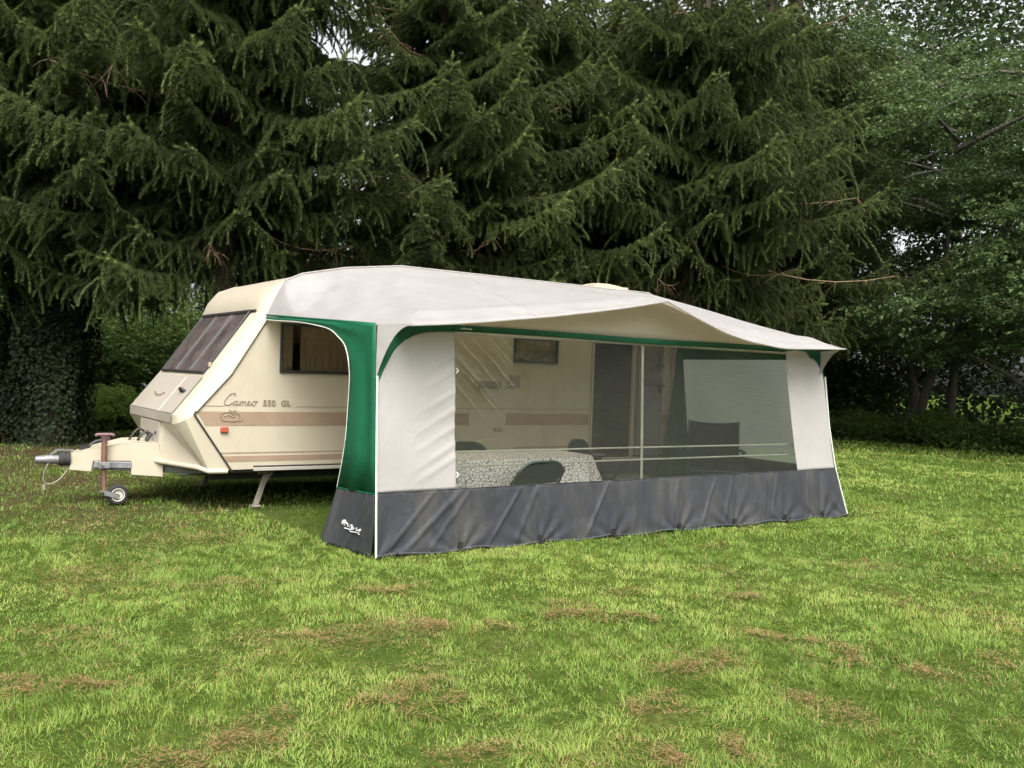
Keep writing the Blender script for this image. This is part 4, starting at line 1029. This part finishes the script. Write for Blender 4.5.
def spruce_parts(seed, H, R0, zmin, zfine, hang, upturn):
    """returns (needle triangles, tones, branch tube paths, dead twig paths)"""
    rng = np.random.default_rng(seed)
    fine = [[], [], [], []]; coarse = [[], [], [], []]; limbs = []; dead = []
    z = zmin; az = rng.uniform(0, 6.28)
    while z < H - .6:
        frac = z / H
        for _ in range(4 if z < zfine else 3):
            az += 2.399 + rng.normal(0, .6)
            L = R0 * (1 - frac) ** .75 * rng.choice([rng.uniform(.22, .5), rng.uniform(.5, .8), rng.uniform(.8, 1.14)])
            if z < zmin + 1.2: L *= rng.uniform(.55, 1.0)
            L = max(L, .5)
            ca, sa = math.cos(az), math.sin(az)
            drop = (.38 + rng.uniform(-.24, .20)) * (1.0 if frac < .6 else .4) * min(1, 6 / (z + 2) + .35)
            def ax(t):   # branch axis: out, down, then lifted tip
                r = L * t; h = -drop * L * (1.6 * t - (.85 + upturn) * t * t) * 1.15
                return np.array([ca * r, sa * r, z + h])
            zz0 = z
            if rng.uniform() < .045 and z < zfine:      # bare dead branch
                dead.append([ax(t) for t in np.linspace(.3, .95, 6)]); continue
            limbs.append(([ax(t) for t in np.linspace(0, .92, 7)], .020 * L / 3 + .006))
            isf = z < zfine
            tgt = fine if isf else coarse
            base_tone = .36 + rng.normal(0, .10)
            step = .095 if isf else .24
            side = np.array([-sa, ca, 0.]); out = np.array([ca, sa, 0.])
            ts = np.arange(.12, 1.0, step / L); sg = 1
            for t in ts:
                sg = -sg
                p0 = ax(t)
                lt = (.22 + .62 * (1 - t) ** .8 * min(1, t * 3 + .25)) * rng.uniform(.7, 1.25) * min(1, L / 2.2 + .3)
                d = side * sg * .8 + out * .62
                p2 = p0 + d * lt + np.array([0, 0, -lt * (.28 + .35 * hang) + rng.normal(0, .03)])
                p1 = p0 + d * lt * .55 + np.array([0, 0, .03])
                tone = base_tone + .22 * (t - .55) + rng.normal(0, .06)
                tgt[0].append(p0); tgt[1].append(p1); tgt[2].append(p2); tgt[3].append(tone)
                # hanging shoots
                nh = max(1, int(lt / (.11 if isf else .24)))
                for k in range(nh):
                    u = (k + rng.uniform(.2, .9)) / nh
                    q0 = (1 - u) ** 2 * p0 + 2 * u * (1 - u) * p1 + u * u * p2
                    lh = hang * rng.choice([rng.uniform(.12, .4), rng.uniform(.4, .95)], p=[.7, .3]) * (1 - .35 * t) + .09
                    sway = rng.normal(0, .15, 3) * lh * 2
                    fwd = d * lh * .75 * (1 - hang * .6)
                    q2 = q0 + np.array([0, 0, -lh]) * (.45 + .55 * hang) + fwd + sway
                    q1 = q0 + (q2 - q0) * .5 + d * lh * .22 + np.array([0, 0, .02])
                    tgt[0].append(q0); tgt[1].append(q1); tgt[2].append(q2); tgt[3].append(tone - .04 + rng.normal(0, .11))
            # leading tip with fresh lateral shoots
            p0, p2 = ax(.9), ax(1.02)
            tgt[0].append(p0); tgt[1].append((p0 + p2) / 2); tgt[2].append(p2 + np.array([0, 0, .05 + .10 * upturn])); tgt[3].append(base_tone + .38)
            for sgn in (-1, 1):
                for kk in (.84, .92, .98):
                    q0 = ax(kk); q2 = q0 + (out * .8 + side * sgn * .55) * rng.uniform(.16, .26) + np.array([0, 0, .02])
                    tgt[0].append(q0); tgt[1].append((q0 + q2) / 2 + np.array([0, 0, .015])); tgt[2].append(q2); tgt[3].append(base_tone + .33)
        z += (.15 if z < zfine else .38) * rng.uniform(.7, 1.3)
    Vs = []; Ts = []
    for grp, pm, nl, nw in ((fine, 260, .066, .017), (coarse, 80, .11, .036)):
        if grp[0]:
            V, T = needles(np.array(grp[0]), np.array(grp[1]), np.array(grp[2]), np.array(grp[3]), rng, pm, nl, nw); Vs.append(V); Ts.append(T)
    return np.concatenate(Vs), np.concatenate(Ts), limbs, dead

def taper_tube(mb, pts, r0, r1, n=6):
    k = len(pts); mb.tube(pts, [r0 + (r1 - r0) * i / (k - 1) for i in range(k)], n)

def spruce(seed, H, R0, zmin, zfine, hang, upturn, tr):
    """one spruce at the origin, as (trunk, limbs, crown, dead) mesh objects to be parented"""
    V, T, limbs, dead = spruce_parts(seed, H, R0, zmin, zfine, hang, upturn)
    print('spruce', seed, len(V))
    lm = MB()
    for pts, r in limbs: taper_tube(lm, pts, r, .004, 5)
    dm = MB(); rng = random.Random(seed)
    for pts in dead:
        taper_tube(dm, pts, .016, .005, 5)
        for p in pts[1:]:
            for s_ in range(3):
                d = Vector((rng.uniform(-1, 1), rng.uniform(-1, 1), rng.uniform(-1.0, .2))) * .28
                dm.tube([p, Vector(p) + d * .6, Vector(p) + d + Vector((0, 0, -.06))], [.004, .003, .0015], 3, caps=False)
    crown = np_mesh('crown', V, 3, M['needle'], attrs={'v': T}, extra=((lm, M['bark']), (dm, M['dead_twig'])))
    m = MB(); k = 14; m.tube([(.04 * math.sin(i), .04 * math.cos(i * 1.3), -.2 + (H + .2) * i / k) for i in range(k + 1)], [tr * (1.35 if i == 0 else 1) * (1 - .93 * i / k) for i in range(k + 1)], 14)
    return [m.build('trunk', M['bark'], smooth=60), crown]

def place(parts, name, loc, rz, sc, label, cat, group, first=False, tilt=(0, 0)):
    r = thing(name, loc, label, cat, group, rz)
    r.scale = (sc, sc, sc); r.rotation_euler = (tilt[0], tilt[1], rz)
    for p in parts:
        if first: p.parent = r
        else:
            c = p.copy(); COL.objects.link(c); c.parent = r
    return r

# Leaning of true verticals against this ground (the field falls gently to the right)
TL = (0.0, -.02)
SA = spruce(101, 19, 4.6, 3.3, 9.2, .74, .34, .28)     # long drooping curtains
SB = spruce(202, 20, 4.3, 3.2, 10.5, .48, .60, .30)    # more horizontal, upturned tips
G1 = 'tall dark spruces behind the caravan'
spr = [
 (SA, 1, (-.75, 8.3, 0), .4, 1.0, 'drooping spruce with the thick ivy-covered trunk'),
 (SB, 1, (5.6, 6.4, 0), 1.1, .95, 'layered spruce with upturned branch tips, directly behind the middle of the caravan'),
 (SA, 0, (10.6, 4.9, 0), 2.2, 1.0, 'drooping spruce hanging low behind the peak of the awning roof'),
 (SB, 0, (9.2, 12.5, 0), 3.6, .9, 'spruce standing farther back, hidden behind the layered spruce'),
 (SA, 0, (8.3, 7.2, 0), 4.4, 1.02, 'spruce filling the gap behind the long awning roof ridge'),
 (SB, 0, (14.9, 5.6, 0), 5.0, .95, 'spruce at the end of the row, next to the broad-leaved trees'),
 (SA, 0, (-5.0, 9.0, 0), 5.6, 1.3, 'spruce farthest from the awning, beyond the ivy trunk'),
 (SA, 0, (1.5, 6.5, 0), 2.9, .95, 'drooping spruce whose bright branch tips hang over the sloping caravan front'),
 (SB, 0, (12.6, 9.6, 0), .3, 1.0, 'spruce standing in the second row beyond the awning roof peak'),
 (SA, 0, (17.6, 9.0, 0), 1.3, 1.0, 'spruce in the second row, deepest in shade beyond the awning corner'),
]
for parts, first, loc, rz, sc, lab in spr:
    place(parts, 'spruce_tree', loc, rz, sc, lab, 'tree', G1, bool(first), TL)

# ---- leaves along twig curves (broad-leaved trees, bushes, ivy)
def leaves(P0, P1, P2, tone, rng, per_m, size, flat=.6):
    L = np.linalg.norm(P1 - P0, axis=1) + np.linalg.norm(P2 - P1, axis=1)
    cnt = np.maximum(3, (L * per_m).astype(int)); k = np.repeat(np.arange(len(L)), cnt); n = len(k)
    t = rng.uniform(.05, 1.05, n)
    p, T = bez(P0[k], P1[k], P2[k], t); T, A, B = frame(T)
    up = np.tile(np.array([[0, 0, 1.]]), (n, 1)) * flat + rng.normal(0, .42, (n, 3)); up /= np.linalg.norm(up, axis=1, keepdims=True)
    sgn = np.where(rng.uniform(0, 1, n) < .5, -1, 1)[:, None]
    d = T * .55 + A * sgn * .85 + rng.normal(0, .3, (n, 3)); d -= up * np.sum(d * up, 1, keepdims=True) * .8; d /= np.linalg.norm(d, axis=1, keepdims=True)
    s = np.cross(up, d)
    ln = (size * rng.uniform(.6, 1.3, n))[:, None]; p = p + rng.normal(0, size * .25, (n, 3))
    mid = p + d * ln * .45; tip = p + d * ln + np.array([[0, 0, -1.]]) * ln * .15
    w = s * ln * .33
    V = np.stack([p, mid + w + up * ln * .06, tip, mid - w + up * ln * .06], 1)
    tn = (tone[k] + rng.normal(0, .13, n)).clip(0, 1)
    return V, np.repeat(tn[:, None], 4, 1)

def broadleaf(seed, H, R, zlow, lean, nstem, leaf, tr, nspray):
    rng = np.random.default_rng(seed)
    trunks = []; lims = []; tw = [[], [], [], []]
    ends = []
    for s_ in range(nstem):
        a = rng.uniform(0, 6.28); off = np.array([math.cos(a), math.sin(a), 0]) * (.5 if nstem > 1 else 0)
        path = []; p = off.copy(); d = np.array([lean[0], lean[1], 1.]) + rng.normal(0, .12, 3); d[2] = 1
        for i in range(9):
            path.append(p.copy()); p = p + d * H * .85 / 8; d = d + rng.normal(0, .09, 3); d[2] = abs(d[2])
        trunks.append((path, tr * rng.uniform(.7, 1.1)))
        nl = int(26 / nstem) + 4
        for i in range(nl):
            f = rng.uniform(.16, 1.0); j = f * 8; j0 = min(7, int(j)); b = path[j0] + (path[j0 + 1] - path[j0]) * (j - j0)
            az = i * 2.4 + rng.normal(0, .4); prof = math.sin(PI * min(1, (b[2] / H) * .85 + .22)) ** .7
            ll = R * (.55 + .5 * prof) * rng.uniform(.6, 1.1)
            o = np.array([math.cos(az), math.sin(az), 0.])
            e = b + o * ll + np.array([0, 0, ll * rng.uniform(-.15, .45)])
            c = b + o * ll * .5 + np.array([0, 0, ll * rng.uniform(.15, .4)])
            pts = [(1 - t) ** 2 * b + 2 * t * (1 - t) * c + t * t * e for t in np.linspace(0, 1, 6)]
            lims.append((pts, .012 + .014 * ll))
            ns = int(nspray * ll / R)
            tone0 = .42 + rng.normal(0, .08)
            for k in range(ns):
                t = rng.uniform(.22, 1.0) ** .8; q = (1 - t) ** 2 * b + 2 * t * (1 - t) * c + t * t * e
                dd = o * .6 + rng.normal(0, .7, 3); dd[2] *= .35; dd /= np.linalg.norm(dd)
                # side branch, then layered sprays of leaves
                lb = rng.uniform(.5, 1.3) * (1.15 - .4 * t)
                s0, s1 = q, q + dd * lb
                if s1[2] < zlow: s1[2] = zlow + rng.uniform(0, .3)
                tt = tone0 + .10 * t + rng.normal(0, .07)
                for m_ in range(5):
                    u = .3 + .7 * m_ / 4; r0 = s0 + (s1 - s0) * u
                    d2 = dd + rng.normal(0, .75, 3); d2[2] = rng.normal(-.12, .16); d2 /= np.linalg.norm(d2)
                    l2 = rng.uniform(.25, .6); r2 = r0 + d2 * l2; r2[2] -= .12 * l2
                    tw[0].append(r0); tw[1].append((r0 + r2) / 2 + np.array([0, 0, .05])); tw[2].append(r2); tw[3].append(tt)
    V, T = leaves(*[np.array(k) for k in tw], rng, 26, leaf)
    print('broadleaf', seed, len(V))
    lm = MB()
    for pts, r in lims: taper_tube(lm, [tuple(p) for p in pts], r, .006, 5)
    out = [np_mesh('crown', V, 4, M['leaf'], attrs={'v': T}, extra=((lm, M['bark2']),))]
    for path, r in trunks:
        m = MB(); m.tube([tuple(p + np.array([0, 0, -.15])) if i == 0 else tuple(p) for i, p in enumerate(path)], [r * (1 - .8 * i / 8) for i in range(9)], 10)
        out.append(m.build('trunk', M['bark2'], smooth=60))
    return out

BA = broadleaf(301, 13, 4.2, 2.6, (-.10, -.05), 3, .085, .13, 60)
BB = broadleaf(302, 10, 3.6, 1.4, (-.18, -.12), 2, .080, .10, 60)
G2 = 'broad-leaved trees along the field edge'
for parts, first, loc, rz, sc, lab in (
   (BA, 1, (20.3, 5.2, 0), .3, 1.0, 'broad-leaved tree with several slanting grey stems rising from the grass edge'),
   (BB, 1, (18.6, 1.9, 0), 1.0, 1.0, 'lower broad-leaved tree reaching out over the grass, nearest the camera'),
   (BA, 0, (17.4, 9.4, 0), 2.0, 1.05, 'broad-leaved tree standing back in shade beyond the awning corner'),
   (BB, 0, (24.5, 8.0, 0), 3.3, 1.2, 'broad-leaved tree behind the slanting grey stems'),
   (BB, 0, (18.2, .0, 0), 2.3, 1.25, 'broad-leaved tree whose pale leaf layers hang over the grass, beside the lower one'),
   (BA, 0, (22.5, 2.4, 0), 4.2, 1.25, 'outermost broad-leaved tree, past the lower one that overhangs the grass')):
    place(parts, 'broadleaf_tree', loc, rz, sc, lab, 'tree', G2, bool(first), TL)

# ---- bushes
def bush(seed, R, Hh, leaf, n, mat):
    rng = np.random.default_rng(seed); tw = [[], [], [], []]; m = MB()
    for i in range(n):
        a = rng.uniform(0, 6.28); r = R * math.sqrt(rng.uniform(0, 1)); top = Hh * (1 - .55 * (r / R) ** 2) * rng.uniform(.45, 1.08)
        b = np.array([math.cos(a) * r * .35, math.sin(a) * r * .35, 0]); e = np.array([math.cos(a) * r, math.sin(a) * r, top])
        c = (b + e) / 2 + np.array([0, 0, top * .25])
        if i % 6 == 0: m.tube([tuple(b + np.array([0, 0, -.1])), tuple((b + c) / 2), tuple(c), tuple(e)], [.018, .014, .009, .004], 5)
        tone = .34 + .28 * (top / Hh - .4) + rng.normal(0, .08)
        for k in range(7):
            t = rng.uniform(.35, 1.0); q = (1 - t) ** 2 * b + 2 * t * (1 - t) * c + t * t * e
            d = rng.normal(0, 1, 3); d[2] = abs(d[2]) * .5 - .15; d /= np.linalg.norm(d); l2 = rng.uniform(.2, .5)
            q2 = q + d * l2; q2[2] = max(q2[2] - .1 * l2, .03)
            tw[0].append(q); tw[1].append((q + q2) / 2 + np.array([0, 0, .05])); tw[2].append(q2); tw[3].append(tone)
    V, T = leaves(*[np.array(k) for k in tw], rng, 24, leaf)
    return [np_mesh('foliage', V, 4, mat, attrs={'v': T}, extra=((m, M['bark2']),))]
HA = bush(401, 2.0, 2.3, .085, 520, M['bushleaf'])
HB = bush(402, 1.5, 1.3, .07, 420, M['bushleaf'])
HC = bush(403, 1.5, 1.1, .07, 420, M['painted_sun_leaf'])  # stands in for a sunlit grass patch, its light is in the leaf colour
G3 = 'bushes under the trees'
for k, (parts, first, loc, rz, sc, lab) in enumerate((
   (HA, 1, (2.3, 16.5, 0), .0, 1.35, 'sunlit leafy bush between the ivy trunk and the caravan front'),
   (HA, 0, (5.6, 17.0, 0), 2.0, 1.7, 'taller bush behind the sloping caravan front'),
   (HA, 0, (-.6, 15.5, 0), 4.0, 1.4, 'bush in deep shade behind the ivy trunk'),
   (HB, 1, (17.4, 7.6, 0), 3.1, .6, 'low leafy clump at the grass edge just right of the awning'),
   (HC, 1, (1.05, 12.0, 0), .7, .8, 'small bush with sunlight painted into its leaves, standing in for lit grass beside the caravan locker'),
   (HA, 0, (6.5, 10.5, 0), 1.2, 1.25, 'bush hidden behind the middle of the caravan roof'),
   (HA, 0, (11.8, 7.8, 0), 3.0, 1.3, 'light green bush showing above the awning roof right of its peak'),
   (HA, 0, (15.6, 9.6, 0), 5.0, 1.4, 'dark bush beyond the awning right corner'),
   (HA, 0, (20.5, 9.5, 0), .9, 1.5, 'dark bush under the slanting grey stems'),
   (HB, 0, (18.9, 4.2, 0), 2.4, .7, 'low leafy clump at the grass edge in front of the slanting stems'),
   (HB, 0, (19.2, 1.2, 0), 3.9, .8, 'low leafy clump at the grass edge under the lower overhanging tree'),
   (HB, 0, (18.3, 5.9, 0), 5.0, .6, 'low leafy clump midway along the grass edge, between two others'))):
    place(parts, 'bush', loc, rz, sc, lab, 'bush', G3, bool(first))

# ---- ivy on the big left trunk (part of that tree)
def ivy():
    rng = np.random.default_rng(77); n = 52000
    z = rng.uniform(0, 1, n) ** .85 * 7.5; a = rng.uniform(0, 2 * PI, n)
    lump = .12 * np.sin(a * 3 + z * 1.1) + .10 * np.sin(a * 5 - z * 2.3)
    r = .50 + .22 * np.exp(-z / .5) + lump + rng.uniform(-.10, .16, n) + .05 * (z < 4)
    rad = np.stack([np.cos(a), np.sin(a), np.zeros(n)], 1); p = rad * r[:, None]; p[:, 2] = z
    up = rad + rng.normal(0, .45, (n, 3)) + np.array([[0, 0, .35]]); up /= np.linalg.norm(up, axis=1, keepdims=True)
    d = np.array([[0, 0, -1.]]) + rng.normal(0, .6, (n, 3)); d -= up * np.sum(d * up, 1, keepdims=True); d /= np.linalg.norm(d, axis=1, keepdims=True)
    s = np.cross(up, d); ln = rng.uniform(.035, .085, n)[:, None]
    V = np.stack([p, p + d * ln * .4 + s * ln * .45, p + d * ln, p + d * ln * .4 - s * ln * .45], 1)
    T = np.repeat((.42 + .2 * lump / .2 + rng.normal(0, .15, n)).clip(0, 1)[:, None], 4, 1)
    return np_mesh('ivy', V, 4, M['ivy'], attrs={'v': T})
host = [o for o in COL.objects if o.get('label', '').startswith('drooping spruce with the thick ivy')][0]
iv = ivy(); iv.parent = host

# ---- far wood that closes the view, and low growth along the field edge
def wood():
    rng = np.random.default_rng(88); n = 760000
    a = np.where(rng.uniform(0, 1, n) < .72, rng.uniform(yaw - 1.05, yaw + 1.05, n), rng.uniform(yaw + 1.05, yaw + 2 * PI - 1.05, n)); r = rng.uniform(33, 46, n)
    x, y = CX + r * np.sin(a), CY + r * np.cos(a)
    topn = 15 - 6.5 * np.exp(-((a - .42) / .09) ** 2) + 6 * np.exp(-((a - 1.12) / .14) ** 2) + 2.2 * vnoise(a * 9, r * .2, 71) + 1.6 * vnoise(a * 30, r * .3, 72)
    topn = np.where(np.abs(a - yaw) < 1.06, topn, 5.5 + 1.5 * vnoise(a * 12, r * .2, 74))
    z = rng.uniform(0, 1, n) * topn
    dens = .5 + .5 * vnoise(a * 60, z * .9 + 40, 73)
    k = dens + rng.uniform(-.14, .26, n) > .36
    x, y, z, r, a = x[k], y[k], z[k], r[k], a[k]; n = len(x)
    p = np.stack([x, y, z], 1); up = rng.normal(0, .6, (n, 3)) + np.array([[0, 0, .7]]); up /= np.linalg.norm(up, axis=1, keepdims=True)
    d = rng.normal(0, 1, (n, 3)); d -= up * np.sum(d * up, 1, keepdims=True); d /= np.linalg.norm(d, axis=1, keepdims=True); s = np.cross(up, d)
    ln = np.where(np.abs(a - yaw) < 1.06, rng.uniform(.12, .30, n), rng.uniform(.5, 1.0, n))[:, None]
    V = np.stack([p, p + d * ln * .5 + s * ln * .35, p + d * ln, p + d * ln * .5 - s * ln * .35], 1)
    T = np.repeat((.20 + rng.normal(0, .13, n)).clip(0, 1)[:, None], 4, 1)
    o = np_mesh('woodland', V, 4, M['leaf'], attrs={'v': T}); tag(o, 'dark mixed wood closing the view behind the trees', 'woodland', kind='stuff')
wood()
def undergrowth():
    rng = np.random.default_rng(99); Ps = []
    # strip along the right edge of the field and under the spruces
    line = [(-9, 9.5), (-3, 11), (3, 11.5), (8, 8.6), (13, 7.6), (17, 7.4), (18.6, 4.6), (18.2, 1.5), (18.5, -2.5)]
    n = 34000; seg = rng.integers(0, len(line) - 1, n); u = rng.uniform(0, 1, n)
    A = np.array(line); c = A[seg] * (1 - u[:, None]) + A[seg + 1] * u[:, None]
    wd = np.abs(rng.normal(0, 1.0, n)); nrm = np.where((seg >= 5)[:, None], np.array([[1., .15]]), np.array([[.1, 1.]]))
    c = c + nrm * (wd * 1.5 + .35 * vnoise(c[:, 0] * 1.5, c[:, 1] * 1.5, 81) - .1)[:, None] + rng.normal(0, .12, (n, 2))
    h = (.10 + .42 * np.clip(wd, 0, 1.2)) * rng.uniform(.2, 1, n) * (1 + .5 * vnoise(c[:, 0] * .9, c[:, 1] * .9, 82))
    p = np.stack([c[:, 0], c[:, 1], h], 1); up = rng.normal(0, .5, (n, 3)) + np.array([[0, 0, .8]]); up /= np.linalg.norm(up, axis=1, keepdims=True)
    d = rng.normal(0, 1, (n, 3)); d -= up * np.sum(d * up, 1, keepdims=True); d /= np.linalg.norm(d, axis=1, keepdims=True); s = np.cross(up, d)
    ln = rng.uniform(.06, .16, n)[:, None]
    V = np.stack([p, p + d * ln * .5 + s * ln * .36, p + d * ln, p + d * ln * .5 - s * ln * .36], 1)
    T = np.repeat((.34 + .2 * vnoise(c[:, 0], c[:, 1], 83) + rng.normal(0, .14, n)).clip(0, 1)[:, None], 4, 1)
    o = np_mesh('undergrowth', V, 4, M['bushleaf'], attrs={'v': T}); tag(o, 'low weeds and brambles along the field edge under the trees', 'undergrowth', kind='stuff')
undergrowth()
print('objects', len(bpy.data.objects))
